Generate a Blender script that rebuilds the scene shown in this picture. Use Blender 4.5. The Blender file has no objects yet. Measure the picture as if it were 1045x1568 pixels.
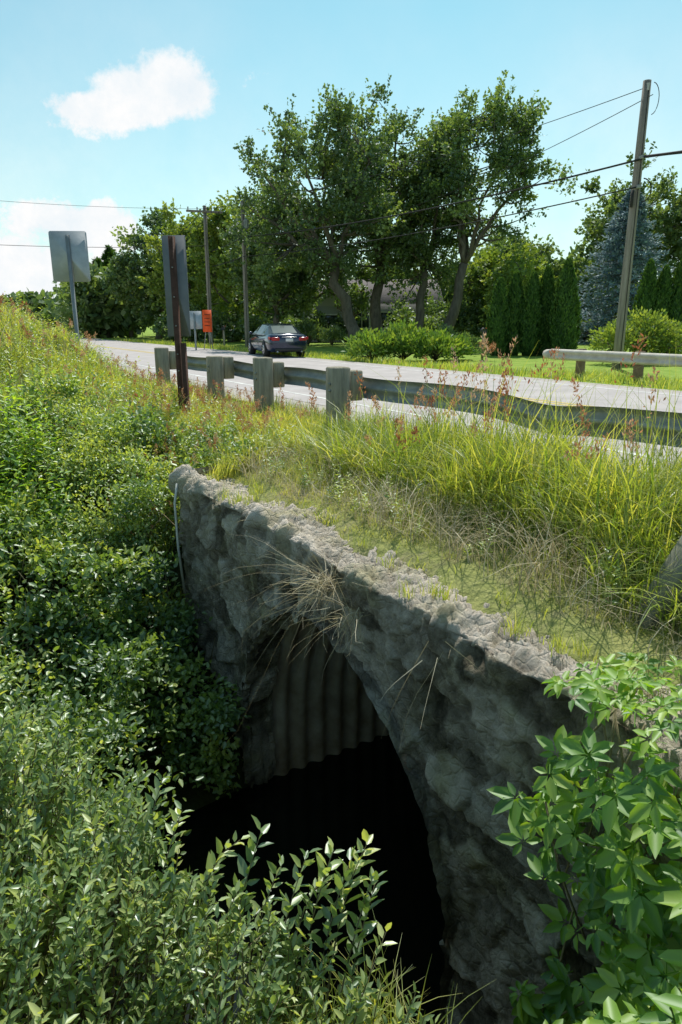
import bpy, math, numpy as np
from mathutils import Vector, noise as mn
rng=np.random.default_rng(7)
DX,DY=-.538,.843; NX,NY=.843,.538
def so(s,o,z):
    s,o,z=np.broadcast_arrays(np.asarray(s,float),np.asarray(o,float),np.asarray(z,float))
    return np.stack([s*DX+o*NX,s*DY+o*NY,z],-1)
D3=np.array([DX,DY,0.]);N3=np.array([NX,NY,0.]);UP=np.array([0,0,1.])
def nrm(v): return v/(np.linalg.norm(v,axis=-1,keepdims=True)+1e-9)
def sstep(a,b,x):
    t=np.clip((x-a)/(b-a),0,1);return t*t*(3-2*t)
def _h(ix,iy,sd):
    n=(ix*374761393+iy*668265263+sd*1442695041)&0xffffffff
    n=((n^(n>>13))*1274126177)&0xffffffff
    return ((n^(n>>16))&0xffff)/65535.
def vn(x,y,sd=0):
    x=np.asarray(x,float);y=np.asarray(y,float)
    ix=np.floor(x).astype(np.int64);iy=np.floor(y).astype(np.int64)
    fx=x-ix;fy=y-iy;fx=fx*fx*(3-2*fx);fy=fy*fy*(3-2*fy)
    a=_h(ix,iy,sd);b=_h(ix+1,iy,sd);c=_h(ix,iy+1,sd);d=_h(ix+1,iy+1,sd)
    return (a*(1-fx)+b*fx)*(1-fy)+(c*(1-fx)+d*fx)*fy
def fbm(x,y,sd=0): return (vn(x,y,sd)+.5*vn(x*2.1,y*2.1,sd+1)+.25*vn(x*4.3,y*4.3,sd+2))/1.75

# ---------------- materials
def newmat(name):
    m=bpy.data.materials.new(name);m.use_nodes=True
    nt=m.node_tree;nt.nodes.clear()
    return m,nt,nt.nodes,nt.links
def ramp(N,stops):
    r=N.new('ShaderNodeValToRGB');e=r.color_ramp.elements
    while len(e)<len(stops): e.new(.5)
    for i,(p,c) in enumerate(stops):
        e[i].position=p;e[i].color=(*c,1)
    return r
def leafmat(name,dark,mid,light,transl=.45,gloss=.06,tcol=None,rough=.4):
    m,nt,N,L=newmat(name)
    at=N.new('ShaderNodeAttribute');at.attribute_name='tint'
    geo=N.new('ShaderNodeNewGeometry')
    ma=N.new('ShaderNodeMath');ma.operation='MULTIPLY_ADD';ma.inputs[1].default_value=.42;
    L.new(geo.outputs['Random Per Island'],ma.inputs[0]);L.new(at.outputs['Fac'],ma.inputs[2])
    mb=N.new('ShaderNodeMath');mb.operation='SUBTRACT';mb.inputs[1].default_value=.21;L.new(ma.outputs[0],mb.inputs[0])
    r=ramp(N,[(0,dark),(.5,mid),(1,light)]);L.new(mb.outputs[0],r.inputs[0])
    di=N.new('ShaderNodeBsdfDiffuse');L.new(r.outputs[0],di.inputs[0])
    tr=N.new('ShaderNodeBsdfTranslucent')
    mx=N.new('ShaderNodeMix');mx.data_type='RGBA';mx.blend_type='MULTIPLY';mx.inputs[0].default_value=1
    L.new(r.outputs[0],mx.inputs[6]);mx.inputs[7].default_value=(*(tcol or (1.7,1.6,.55)),1)
    L.new(mx.outputs[2],tr.inputs[0])
    ms=N.new('ShaderNodeMixShader');ms.inputs[0].default_value=transl;L.new(di.outputs[0],ms.inputs[1]);L.new(tr.outputs[0],ms.inputs[2])
    gl=N.new('ShaderNodeBsdfGlossy');gl.inputs['Roughness'].default_value=rough;gl.inputs[0].default_value=(.9,.95,1,1)
    m2=N.new('ShaderNodeMixShader');m2.inputs[0].default_value=gloss;L.new(ms.outputs[0],m2.inputs[1]);L.new(gl.outputs[0],m2.inputs[2])
    o=N.new('ShaderNodeOutputMaterial');L.new(m2.outputs[0],o.inputs[0])
    return m
def surf(name,c1,c2,scale=5,rough=.8,bump=.3,metal=0,bscale=None,c3=None,stretch=(1,1,1),spec=.3,bdist=.02):
    m,nt,N,L=newmat(name)
    tc=N.new('ShaderNodeTexCoord');mp=N.new('ShaderNodeMapping');mp.inputs['Scale'].default_value=stretch
    L.new(tc.outputs['Object'],mp.inputs[0])
    n=N.new('ShaderNodeTexNoise');n.inputs['Scale'].default_value=scale;n.inputs['Detail'].default_value=8;n.inputs['Roughness'].default_value=.65
    L.new(mp.outputs[0],n.inputs[0])
    st=[(.3,c1),(.7,c2)] if c3 is None else [(.28,c1),(.5,c2),(.72,c3)]
    r=ramp(N,st);L.new(n.outputs[0],r.inputs[0])
    b=N.new('ShaderNodeBsdfPrincipled');L.new(r.outputs[0],b.inputs['Base Color'])
    b.inputs['Roughness'].default_value=rough;b.inputs['Metallic'].default_value=metal;b.inputs['Specular IOR Level'].default_value=spec
    n2=N.new('ShaderNodeTexNoise');n2.inputs['Scale'].default_value=bscale or scale*4;n2.inputs['Detail'].default_value=6
    L.new(mp.outputs[0],n2.inputs[0])
    bp=N.new('ShaderNodeBump');bp.inputs['Strength'].default_value=bump;bp.inputs['Distance'].default_value=bdist;L.new(n2.outputs[0],bp.inputs['Height'])
    L.new(bp.outputs[0],b.inputs['Normal'])
    o=N.new('ShaderNodeOutputMaterial');L.new(b.outputs[0],o.inputs[0])
    return m

M={}
M['leaf_tree']=leafmat('maple_foliage',(.06,.105,.045),(.14,.215,.07),(.29,.36,.11),.42,.06,(1.5,1.5,.6),.5)
M['leaf_tree2']=leafmat('light_tree_foliage',(.10,.17,.04),(.21,.29,.065),(.33,.39,.10),.42,.03,(1.6,1.5,.55),.5)
M['leaf_far']=leafmat('far_tree_foliage',(.08,.13,.055),(.17,.24,.09),(.27,.33,.12),.38,.03,(1.5,1.5,.6),.5)
M['leaf_spruce']=leafmat('blue_spruce_needles',(.09,.155,.17),(.21,.30,.335),(.37,.46,.50),.22,.03,(1,1,1),.5)
M['leaf_arbor']=leafmat('arborvitae_foliage',(.03,.075,.022),(.07,.15,.035),(.14,.23,.05),.25,.02,None,.5)
M['leaf_juniper']=leafmat('juniper_foliage',(.08,.17,.03),(.18,.29,.06),(.30,.38,.08),.35,.03,None,.5)
M['leaf_bank']=leafmat('bank_foliage',(.08,.16,.05),(.25,.37,.10),(.52,.58,.17),.47,.07,(1.45,1.38,.45),.45)
M['leaf_willow']=leafmat('shrub_foliage',(.13,.22,.09),(.33,.44,.17),(.60,.65,.23),.47,.08,(1.35,1.3,.42),.42)
M['leaf_vine']=leafmat('creeper_foliage',(.08,.21,.025),(.22,.41,.045),(.42,.56,.09),.52,.045,(1.45,1.4,.35),.5)
M['grass']=leafmat('tall_grass_blades',(.13,.22,.045),(.33,.41,.075),(.62,.59,.20),.5,.05,(1.42,1.36,.45),.45)
M['straw']=leafmat('dry_grass_blades',(.30,.25,.15),(.48,.42,.28),(.66,.60,.44),.3,.02,(1.1,1.05,.9),.5)
M['seed']=leafmat('seed_head',(.36,.13,.07),(.52,.29,.17),(.62,.47,.34),.4,.02,(1.2,1,.8),.5)
M['bark']=surf('bark',(.07,.06,.045),(.2,.17,.13),6,.9,.6,stretch=(1,1,.25))
M['stem']=surf('stem_bark',(.13,.11,.06),(.28,.24,.14),20,.8,.2)

# ---------------- mesh building
def build(name,parts,mats,parent=None,smooth=False):
    V=[];T=[];starts=[];loops=[];mi=[];off=0;lo=0
    for p in parts:
        v,f,m,t=p
        v=np.asarray(v,float).reshape(-1,3)
        fl=f if isinstance(f,list) else [f]
        for ff in fl:
            ff=np.asarray(ff,dtype=np.int64)
            if ff.ndim==1: ff=ff[None]
            k=ff.shape[1]
            loops.append((ff+off).ravel());starts.append(lo+np.arange(len(ff))*k);lo+=ff.size
            mi.append(np.full(len(ff),m))
        V.append(v);T.append(np.broadcast_to(np.asarray(t,float),(len(v),)));off+=len(v)
    V=np.concatenate(V);T=np.concatenate(T);loops=np.concatenate(loops);starts=np.concatenate(starts);mi=np.concatenate(mi)
    me=bpy.data.meshes.new(name+'_mesh')
    me.vertices.add(len(V));me.vertices.foreach_set('co',V.astype(np.float32).ravel())
    me.loops.add(len(loops));me.loops.foreach_set('vertex_index',loops.astype(np.int32))
    me.polygons.add(len(starts));me.polygons.foreach_set('loop_start',starts.astype(np.int32))
    for m in mats: me.materials.append(m)
    me.polygons.foreach_set('material_index',mi.astype(np.int32))
    me.update(calc_edges=True)
    if smooth is not False:
        sm=np.isin(mi,smooth) if isinstance(smooth,(list,tuple)) else np.ones(len(mi),bool)
        me.polygons.foreach_set('use_smooth',sm)
    a=me.attributes.new('tint','FLOAT','POINT');a.data.foreach_set('value',T.astype(np.float32))
    ob=bpy.data.objects.new(name,me);bpy.context.scene.collection.objects.link(ob)
    if parent: ob.parent=parent
    return ob
def empty(name):
    e=bpy.data.objects.new(name,None);bpy.context.scene.collection.objects.link(e);return e
def tube(pts,rad,n=7,m=0,t=.5,cap=True):
    pts=np.asarray(pts,float);rad=np.broadcast_to(np.asarray(rad,float),(len(pts),)).copy()
    if cap:
        pts=np.vstack([pts[:1],pts,pts[-1:]]);rad=np.concatenate([[1e-4],rad,[1e-4]])
    tan=np.gradient(pts,axis=0)
    if cap: tan[0]=tan[2];tan[-1]=tan[-3];tan[1]=pts[2]-pts[1];tan[-2]=pts[-2]-pts[-3]
    tan=nrm(tan);ref=np.where(np.abs(tan[:,2:3])>.9,np.array([[1.,0,0]]),np.array([[0,0,1.]]))
    a=nrm(np.cross(tan,ref));b=np.cross(tan,a)
    th=np.arange(n)/n*2*math.pi
    V=pts[:,None]+rad[:,None,None]*(np.cos(th)[None,:,None]*a[:,None]+np.sin(th)[None,:,None]*b[:,None])
    i=np.arange(len(pts)-1)[:,None]*n;j=np.arange(n)[None];k=(j+1)%n
    F=np.stack([i+j,i+k,i+n+k,i+n+j],-1).reshape(-1,4)
    return (V.reshape(-1,3),F,m,t)
def box(c,sz,m=0,rot=0,t=.5,bev=.0):
    sx,sy,sz_=[q/2 for q in sz]
    b=min(bev,sx*.9,sy*.9,sz_*.9)
    ca,sa=math.cos(rot),math.sin(rot)
    if b<=0:
        v=np.array([[x,y,z] for z in(-sz_,sz_) for (x,y) in((-sx,-sy),(sx,-sy),(sx,sy),(-sx,sy))])
        F=[np.array([[0,3,2,1],[4,5,6,7],[0,1,5,4],[1,2,6,5],[2,3,7,6],[3,0,4,7]])]
    else:
        def ring(x,y,z,b2): return [[-x+b2,-y,z],[x-b2,-y,z],[x,-y+b2,z],[x,y-b2,z],[x-b2,y,z],[-x+b2,y,z],[-x,y-b2,z],[-x,-y+b2,z]]
        v=np.array(ring(sx-b,sy-b,-sz_,b*.4)+ring(sx,sy,-sz_+b,b)+ring(sx,sy,sz_-b,b)+ring(sx-b,sy-b,sz_,b*.4))
        q=[]
        for r in range(3):
            for j in range(8): q.append([r*8+j,r*8+(j+1)%8,(r+1)*8+(j+1)%8,(r+1)*8+j])
        F=[np.array(q),np.array([[7,6,5,4,3,2,1,0]]),np.array([[24,25,26,27,28,29,30,31]])]
    v=v@np.array([[ca,sa,0],[-sa,ca,0],[0,0,1]])+np.array(c)
    return (v,F,m,t)
ROT=math.atan2(DY,DX)
L6=np.array([[0,0,0],[.3,-.5,1],[.68,-.36,1],[1,0,-.6],[.68,.36,1],[.3,.5,1]])
L4=np.array([[0,0,0],[.5,-.5,.5],[1,0,0],[.5,.5,.5]])
def leaves(P,Dv,Nv,L,W,tint,m=0,six=True,fold=.18):
    P=np.asarray(P);n=len(P)
    Dv=nrm(Dv);S=nrm(np.cross(Dv,Nv));Nn=np.cross(S,Dv)
    L=np.broadcast_to(L,(n,));W=np.broadcast_to(W,(n,));tint=np.broadcast_to(tint,(n,))
    T=L6 if six else L4
    V=P[:,None]+Dv[:,None]*(T[None,:,0:1]*L[:,None,None])+S[:,None]*(T[None,:,1:2]*W[:,None,None])+Nn[:,None]*(T[None,:,2:3]*(W*fold)[:,None,None])
    k=len(T);b=(np.arange(n)*k)[:,None]
    F=np.concatenate([b+np.array([[0,1,2,3]]),b+np.array([[0,3,4,5]])]) if six else b+np.array([[0,1,2,3]])
    return (V.reshape(-1,3),F,m,np.repeat(tint,k))
def blades(P,H,lean,W,tint,m=0,curl=1.0,seg=4):
    P=np.asarray(P);n=len(P);H=np.broadcast_to(H,(n,));W=np.broadcast_to(W,(n,));tint=np.broadcast_to(tint,(n,))
    u=np.linspace(0,1,seg+1)
    az=nrm(lean+1e-6);mag=np.linalg.norm(lean,axis=-1)
    side=np.cross(az,UP);th=rng.uniform(-1,1,n);side=nrm(side+az*th[:,None])
    hz=u[None]-.35*curl*mag[:,None]*u[None]**3
    C=P[:,None]+UP*(H[:,None]*hz)[...,None]+az[:,None]*(H[:,None]*mag[:,None]*u[None]**2)[...,None]
    w=(W[:,None]*(1-u[None]**1.6*.93))/2
    V=np.stack([C-side[:,None]*w[...,None],C+side[:,None]*w[...,None]],2).reshape(n,-1,3)
    b=(np.arange(n)*2*(seg+1))[:,None,None];j=(np.arange(seg)*2)[None,:,None]
    F=(b+j+np.array([0,1,3,2])[None,None]).reshape(-1,4)
    return (V.reshape(-1,3),F,m,np.repeat(tint,2*(seg+1)))

# ---------------- terrain
def Hgt(s,o):
    s=np.asarray(s,float);o=np.asarray(o,float)
    top=np.interp(o,[3.3,3.65,4.6,5.6,6.2,6.35,15.2,15.5,18,30,60],[-.62,-.42,-.26,-.12,-.03,-.05,-.05,-.03,-.06,0,.1])
    hill=1.62*np.exp(-((s-18.6)/4.3)**2-((o-2.2)/2.6)**2)+1.5*np.exp(-((s-27)/8.)**2-((o-.2)/4.)**2)
    val=np.interp(s,[-30,-1,.3,2.2,3.0,6.6,8.8,11.3,14,60],[.0,-.2,-.35,-3.0,-4.15,-4.15,-2.2,-.8,-.4,0.])
    wa=sstep(3.1,3.35,o);wb=sstep(1.6,4.2,o)
    w=np.where(s<8.75,wa,wb)
    z=val*(1-w)+top*w+hill*sstep(5.5,3.6,o)
    rough=np.where((o>6.2)&(o<15.6),0,1)*np.exp(-(np.abs(s)+np.abs(o))/60)
    return z+rough*(.16*(fbm(s*.9,o*.9,3)-.5)+.05*(vn(s*4,o*4,9)-.5))
def axis(fa,fb,st,ext):
    a=np.arange(fa,fb+1e-6,st);g=st;x=fb;hi=[]
    while x<ext: g*=1.22;x+=g;hi.append(x)
    g=st;x=fa;lo_=[]
    while x>-ext: g*=1.22;x-=g;lo_.append(x)
    return np.array(lo_[::-1]+list(a)+hi)
sa=axis(-3,15,.15,1600);oa=axis(-6,6,.15,1600)
oa=np.unique(np.concatenate([oa,[3.1,3.35,6.2,6.35,15.2,15.5]]))
sa=np.unique(np.concatenate([sa[sa<15],np.arange(15,34,.6),sa[sa>34]]))
S,O=np.meshgrid(sa,oa,indexing='ij')
TV=so(S,O,Hgt(S,O)).reshape(-1,3)
ns,no=len(sa),len(oa)
I,J=np.meshgrid(np.arange(ns-1),np.arange(no-1),indexing='ij')
TF=np.stack([I*no+J,(I+1)*no+J,(I+1)*no+J+1,I*no+J+1],-1).reshape(-1,4)[:,::-1]
sc=((sa[:-1]+sa[1:])/2)[I].ravel();oc=((oa[:-1]+oa[1:])/2)[J].ravel()
keep=~((oc>2.98)&(oc<3.4)&(sc>2.9)&(sc<7.0))
tint=np.where(O>15,1.0,np.where((O>3.3)&(O<6.3),.55,np.where(S>11,.5,.0))).ravel()
def terrain_mat():
    m,nt,N,L=newmat('terrain_soil_and_grass')
    at=N.new('ShaderNodeAttribute');at.attribute_name='tint'
    tc=N.new('ShaderNodeTexCoord')
    n=N.new('ShaderNodeTexNoise');n.inputs['Scale'].default_value=1.3;n.inputs['Detail'].default_value=10;n.inputs['Roughness'].default_value=.7;L.new(tc.outputs['Object'],n.inputs[0])
    soil=ramp(N,[(.3,(.03,.025,.015)),(.5,(.04,.045,.02)),(.7,(.06,.075,.025))])
    mid=ramp(N,[(.3,(.28,.23,.16)),(.5,(.22,.24,.08)),(.7,(.38,.37,.15))])
    lawn=ramp(N,[(.3,(.13,.22,.035)),(.5,(.22,.32,.055)),(.7,(.33,.38,.09))])
    for r in(soil,mid,lawn): L.new(n.outputs[0],r.inputs[0])
    a=N.new('ShaderNodeMapRange');a.inputs[1].default_value=0;a.inputs[2].default_value=.5;L.new(at.outputs['Fac'],a.inputs[0])
    b=N.new('ShaderNodeMapRange');b.inputs[1].default_value=.6;b.inputs[2].default_value=1.;L.new(at.outputs['Fac'],b.inputs[0])
    m1=N.new('ShaderNodeMix');m1.data_type='RGBA';L.new(a.outputs[0],m1.inputs[0]);L.new(soil.outputs[0],m1.inputs[6]);L.new(mid.outputs[0],m1.inputs[7])
    m2=N.new('ShaderNodeMix');m2.data_type='RGBA';L.new(b.outputs[0],m2.inputs[0]);L.new(m1.outputs[2],m2.inputs[6]);L.new(lawn.outputs[0],m2.inputs[7])
    p=N.new('ShaderNodeBsdfPrincipled');p.inputs['Roughness'].default_value=.95;p.inputs['Specular IOR Level'].default_value=.1;L.new(m2.outputs[2],p.inputs['Base Color'])
    n2=N.new('ShaderNodeTexNoise');n2.inputs['Scale'].default_value=14;n2.inputs['Detail'].default_value=6;L.new(tc.outputs['Object'],n2.inputs[0])
    bp=N.new('ShaderNodeBump');bp.inputs['Strength'].default_value=.8;bp.inputs['Distance'].default_value=.06;L.new(n2.outputs[0],bp.inputs['Height']);L.new(bp.outputs[0],p.inputs['Normal'])
    o=N.new('ShaderNodeOutputMaterial');L.new(p.outputs[0],o.inputs[0]);return m
build('ground',[(TV,TF[keep],0,tint)],[terrain_mat()],smooth=True)

# road
road_m=surf('aged_asphalt',(.33,.30,.295),(.46,.42,.415),1.2,.85,.25,bscale=120,bdist=.006)
sh_m=surf('shoulder_gravel',(.26,.235,.21),(.50,.46,.42),9,.95,.6,bscale=90,bdist=.01)
yel=surf('yellow_road_paint',(.45,.34,.10),(.65,.48,.12),2,.7,.1)
wht=surf('white_road_paint',(.42,.41,.4),(.75,.75,.73),2,.7,.1)
def strip(o0,o1,z,s0,s1,m,n=60):
    s=np.linspace(s0,s1,n);V=np.stack([so(s,o0,z),so(s,o1,z)],1).reshape(-1,3)
    i=np.arange(n-1)*2;return (V,np.stack([i+1,i,i+2,i+3],-1)[:,::-1],m,.5)
build('road',[strip(6.9,15.0,0.0,-60,600,0),strip(10.85,10.97,.004,-60,600,1),strip(11.1,11.22,.004,-60,600,1),
  strip(7.5,7.60,.004,-60,600,2),strip(14.4,14.50,.004,-60,600,2)],[road_m,yel,wht])
build('road_shoulder',[strip(5.95,6.9,-.006,-60,600,0),strip(15.0,15.5,-.006,-60,600,0)],[sh_m])

# ---------------- culvert wall
AC,AR,AL,AZ,AB=5.1,2.0,1.60,-3.2,2.08
def ell(s,z):
    a=np.where(s<AC,AR,AL);zz=np.maximum(z-AZ,0)
    return np.sqrt(((s-AC)/a)**2+(zz/AB)**2)
s0,s1=-.6,8.72;GS=.02
sg=np.arange(s0,s1+.001,GS)
q=[(3.0,z) for z in np.arange(-4.4,-.56,GS)];nf=len(q)
for a in np.linspace(0,math.pi/2,6): q.append((3.08-.08*math.cos(a),-.54+.08*math.sin(a)))
q+= [(o,-.46-.10*(o-3.1)) for o in np.arange(3.10,3.9,GS)]+[(3.93,-.62),(3.95,-.8)]
q=np.array(q);tang=nrm(np.gradient(q,axis=0));qn=np.stack([-tang[:,1],tang[:,0]],-1)
nq=len(q);nsg=len(sg)
SS,QI=np.meshgrid(sg,np.arange(nq),indexing='ij')
OO=q[QI,0];ZZ=q[QI,1];isF=(OO<=3.001)
inside=isF&(ell(SS,ZZ)<1)
WI,WJ=np.meshgrid(np.arange(nsg-1),np.arange(nq-1),indexing='ij')
WF=np.stack([WI*nq+WJ,(WI+1)*nq+WJ,(WI+1)*nq+WJ+1,WI*nq+WJ+1],-1).reshape(-1,4)
ins=inside.ravel()
WF=WF[ins[WF].sum(1)<3]
used=np.zeros(len(ins),bool);used[WF.ravel()]=True
mv=(used&ins).reshape(SS.shape)
r=ell(SS,ZZ);low=ZZ<=AZ
SS=np.where(mv,AC+(SS-AC)/np.maximum(r,.3),SS)
ZZ=np.where(mv&~low,AZ+(ZZ-AZ)/np.maximum(r,.3),ZZ)
def rock(s_,o_,z_,topf):
    w=mn.noise_vector(Vector((s_*1.6,o_*1.6,z_*1.6)))*.5+mn.noise_vector(Vector((s_*9,o_*9,z_*9)))*.09
    p=Vector((s_*2.7+w.x,o_*2.6+w.y,z_*3.7+w.z))
    d,pts=mn.voronoi(p)
    e=min(max((d[1]-d[0])/.13,0),1)**.7
    c=pts[0];cv=Vector((c[0]*7.3+3,c[1]*7.3,c[2]*7.3));h=mn.cell(cv);g1=mn.cell(cv*1.7+Vector((5,5,5)))-.5;g2=mn.cell(cv*2.3+Vector((9,1,5)))-.5
    off=p-c
    facet=g1*off.x*1.5+g2*off.z*1.6
    d2,_=mn.voronoi(Vector((s_*8+w.x*2,o_*8,z_*9+w.z*2)))
    e2=min(max((d2[1]-d2[0])/.2,0),1)**.7
    big=mn.noise(Vector((s_*.9,o_,z_*.9+4)))
    fin=mn.fractal(Vector((s_*8,o_*8,z_*8)),.7,2.1,5)
    cover=min(max(mn.noise(Vector((s_*1.1+9,z_*1.3,2)))*2.4+.42,0),1)
    pit=max(mn.noise(Vector((s_*3.1+40,o_*3,z_*3.1)))-.26,0)
    if topf: return .03*e*h+.035*e2+.05*fin+.04*big,.84+.14*(h-.5)*e-.22*(1-e2)+.2*fin  # cap tint set lighter than the face: sunlight put into the colour
    return (.025+.04*h+.055*facet)*e*(.25+.75*cover)+.018*e2*(1-.4*cover)+.022*fin+.06*big-.18*pit, .60+(h-.5)*.30*e-.20*(1-e)*(.25+.75*cover)-.08*(1-e2)+.11*fin-.35*pit
disp=np.zeros(SS.shape);tn=np.zeros(SS.shape)
for i in range(nsg):
    for j in range(nq):
        disp[i,j],tn[i,j]=rock(SS[i,j],OO[i,j],ZZ[i,j],j>nf+1)
edge=np.exp(-((QI-nf-3)/7.)**2)
disp+=edge*(.22*(fbm(sg*1.6,sg*0+2,5)[:,None]-.5)+.18*(vn(sg*5,sg*0,8)[:,None]-.5)+.09*(vn(sg*14,sg*0,18)[:,None]-.5))
no_=qn[QI,0];nz_=qn[QI,1]
sgn=np.where((no_*-1+nz_)>0,1,-1)
OO2=OO+no_*sgn*disp;ZZ2=ZZ+nz_*sgn*disp+np.where(OO>3.005,.12*(fbm(SS*.8,OO*1.5,12)-.5),0)
def stone_mat():
    m,nt,N,L=newmat('fieldstone_masonry')
    at=N.new('ShaderNodeAttribute');at.attribute_name='tint';tc=N.new('ShaderNodeTexCoord')
    n=N.new('ShaderNodeTexNoise');n.inputs['Scale'].default_value=7;n.inputs['Detail'].default_value=13;n.inputs['Roughness'].default_value=.82;L.new(tc.outputs['Object'],n.inputs[0])
    ad=N.new('ShaderNodeMath');ad.operation='MULTIPLY_ADD';ad.inputs[1].default_value=1.2;L.new(n.outputs[0],ad.inputs[0]);L.new(at.outputs['Fac'],ad.inputs[2])
    sb=N.new('ShaderNodeMath');sb.operation='SUBTRACT';sb.inputs[1].default_value=.6;L.new(ad.outputs[0],sb.inputs[0])
    r=ramp(N,[(.02,(.08,.068,.05)),(.28,(.23,.20,.155)),(.52,(.43,.385,.315)),(.75,(.62,.555,.47)),(1,(.78,.69,.60))]);L.new(sb.outputs[0],r.inputs[0])
    n3=N.new('ShaderNodeTexNoise');n3.inputs['Scale'].default_value=1.9;n3.inputs['Detail'].default_value=8;L.new(tc.outputs['Object'],n3.inputs[0])
    mr=N.new('ShaderNodeMapRange');mr.inputs[1].default_value=.50;mr.inputs[2].default_value=.66;mr.inputs[4].default_value=.6;L.new(n3.outputs[0],mr.inputs[0])
    mx=N.new('ShaderNodeMix');mx.data_type='RGBA';mx.blend_type='MULTIPLY';L.new(mr.outputs[0],mx.inputs[0]);L.new(r.outputs[0],mx.inputs[6]);mx.inputs[7].default_value=(.66,.68,.40,1)
    p=N.new('ShaderNodeBsdfPrincipled');p.inputs['Roughness'].default_value=.92;p.inputs['Specular IOR Level'].default_value=.2;L.new(mx.outputs[2],p.inputs['Base Color'])
    n2=N.new('ShaderNodeTexNoise');n2.inputs['Scale'].default_value=26;n2.inputs['Detail'].default_value=10;n2.inputs['Roughness'].default_value=.78;L.new(tc.outputs['Object'],n2.inputs[0])
    vo=N.new('ShaderNodeTexVoronoi');vo.feature='DISTANCE_TO_EDGE';vo.inputs['Scale'].default_value=11;L.new(tc.outputs['Object'],vo.inputs['Vector'])
    vm=N.new('ShaderNodeMapRange');vm.inputs[1].default_value=0;vm.inputs[2].default_value=.12;vm.inputs[4].default_value=.3;L.new(vo.outputs['Distance'],vm.inputs[0])
    hs_=N.new('ShaderNodeMath');hs_.operation='ADD';L.new(n2.outputs[0],hs_.inputs[0]);L.new(vm.outputs[0],hs_.inputs[1])
    bp=N.new('ShaderNodeBump');bp.inputs['Strength'].default_value=1.;bp.inputs['Distance'].default_value=.05;L.new(hs_.outputs[0],bp.inputs['Height']);L.new(bp.outputs[0],p.inputs['Normal'])
    o=N.new('ShaderNodeOutputMaterial');L.new(p.outputs[0],o.inputs[0]);return m
stone=stone_mat()
wallV=so(SS,OO2,ZZ2).reshape(-1,3)
def arch(scale,n=70):
    th=np.linspace(0,math.pi,n);a=np.where(np.cos(th)>0,AL,AR)
    s=AC+np.cos(th)*a*scale;z=AZ+np.sin(th)*AB*scale
    s=np.concatenate([[s[0]]*12,s,[s[-1]]*12]);z=np.concatenate([np.linspace(-4.6,AZ-.08,12),z,np.linspace(AZ-.08,-4.6,12)]);return s,z
as_,az_=arch(1.0,160);ol=np.linspace(2.88,3.30,22)
A1,B1=np.meshgrid(np.arange(len(as_)),np.arange(22),indexing='ij')
sA=as_[A1];zA=az_[A1];oA=ol[B1]+0*sA
dA=np.zeros(sA.shape);tA=np.zeros(sA.shape)
for i in range(sA.shape[0]):
    for j in range(22): dA[i,j],tA[i,j]=rock(sA[i,j],oA[i,j]+.5,zA[i,j],False)
ra=np.stack([(sA-AC),np.maximum(zA-AZ,0)],-1);ra/=np.linalg.norm(ra,axis=-1,keepdims=True)
dA=dA-.06
AV=so(sA-ra[...,0]*dA,oA,zA-ra[...,1]*dA)
i,j=np.meshgrid(np.arange(len(as_)-1),np.arange(21),indexing='ij')
AF=np.stack([i*22+j,i*22+j+1,(i+1)*22+j+1,(i+1)*22+j],-1).reshape(-1,4)
capq=so(np.full(nq,s1),OO2[-1],ZZ2[-1])
capi=np.concatenate([capq,so(np.full(nq,s1+.02),4.2,ZZ2[-1])])
cf=np.stack([np.arange(nq-1),np.arange(nq-1)+1,np.arange(nq-1)+1+nq,np.arange(nq-1)+nq],-1)
build('stone_culvert_headwall',[(wallV,WF,0,tn.ravel()),(AV.reshape(-1,3),AF,0,tA.ravel()),(capi,cf,0,.4)],[stone],smooth=True)
ps,pz=arch(1.035,60);op=np.arange(3.22,17,.03)
P1,P2=np.meshgrid(np.arange(len(ps)),np.arange(len(op)),indexing='ij')
rip=.05*np.sin(op*2*math.pi/.27)
ux=(ps-AC)/2.;uz=np.maximum(pz-AZ,0)/2.
PV=so(ps[P1]+ux[P1]*rip[P2],op[P2],pz[P1]+uz[P1]*rip[P2])
i,j=np.meshgrid(np.arange(len(ps)-1),np.arange(len(op)-1),indexing='ij')
PF=np.stack([i*len(op)+j,i*len(op)+j+1,(i+1)*len(op)+j+1,(i+1)*len(op)+j],-1).reshape(-1,4)
pipe_m=surf('rusty_corrugated_steel',(.24,.17,.11),(.42,.35,.27),2.2,.6,.3,metal=.0,c3=(.58,.53,.46))
build('corrugated_culvert_pipe',[(PV.reshape(-1,3),PF,0,.5)],[pipe_m],smooth=True)
m,nt,N,L=newmat('stream_water')
p=N.new('ShaderNodeBsdfPrincipled');p.inputs['Base Color'].default_value=(.008,.009,.006,1);p.inputs['Roughness'].default_value=.12;p.inputs['Specular IOR Level'].default_value=.3
n=N.new('ShaderNodeTexNoise');n.inputs['Scale'].default_value=6;bp=N.new('ShaderNodeBump');bp.inputs['Strength'].default_value=.35;bp.inputs['Distance'].default_value=.03
L.new(n.outputs[0],bp.inputs['Height']);L.new(bp.outputs[0],p.inputs['Normal']);oo=N.new('ShaderNodeOutputMaterial');L.new(p.outputs[0],oo.inputs[0])
V=so([2.8,7.3,7.3,2.8],[-40,-40,17,17],-4.02);build('stream_water',[(V,np.array([[0,3,2,1]]),0,.5)],[m])
build('drain_pipe',[tube(so([8.45,8.42,8.4,8.38],[2.86,2.80,2.80,2.84],[-.45,-.7,-1.3,-1.95]),[.018,.016,.016,.018],8)],[surf('pale_pvc',(.45,.45,.42),(.65,.65,.6),8,.6,.1)],smooth=True)

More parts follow.
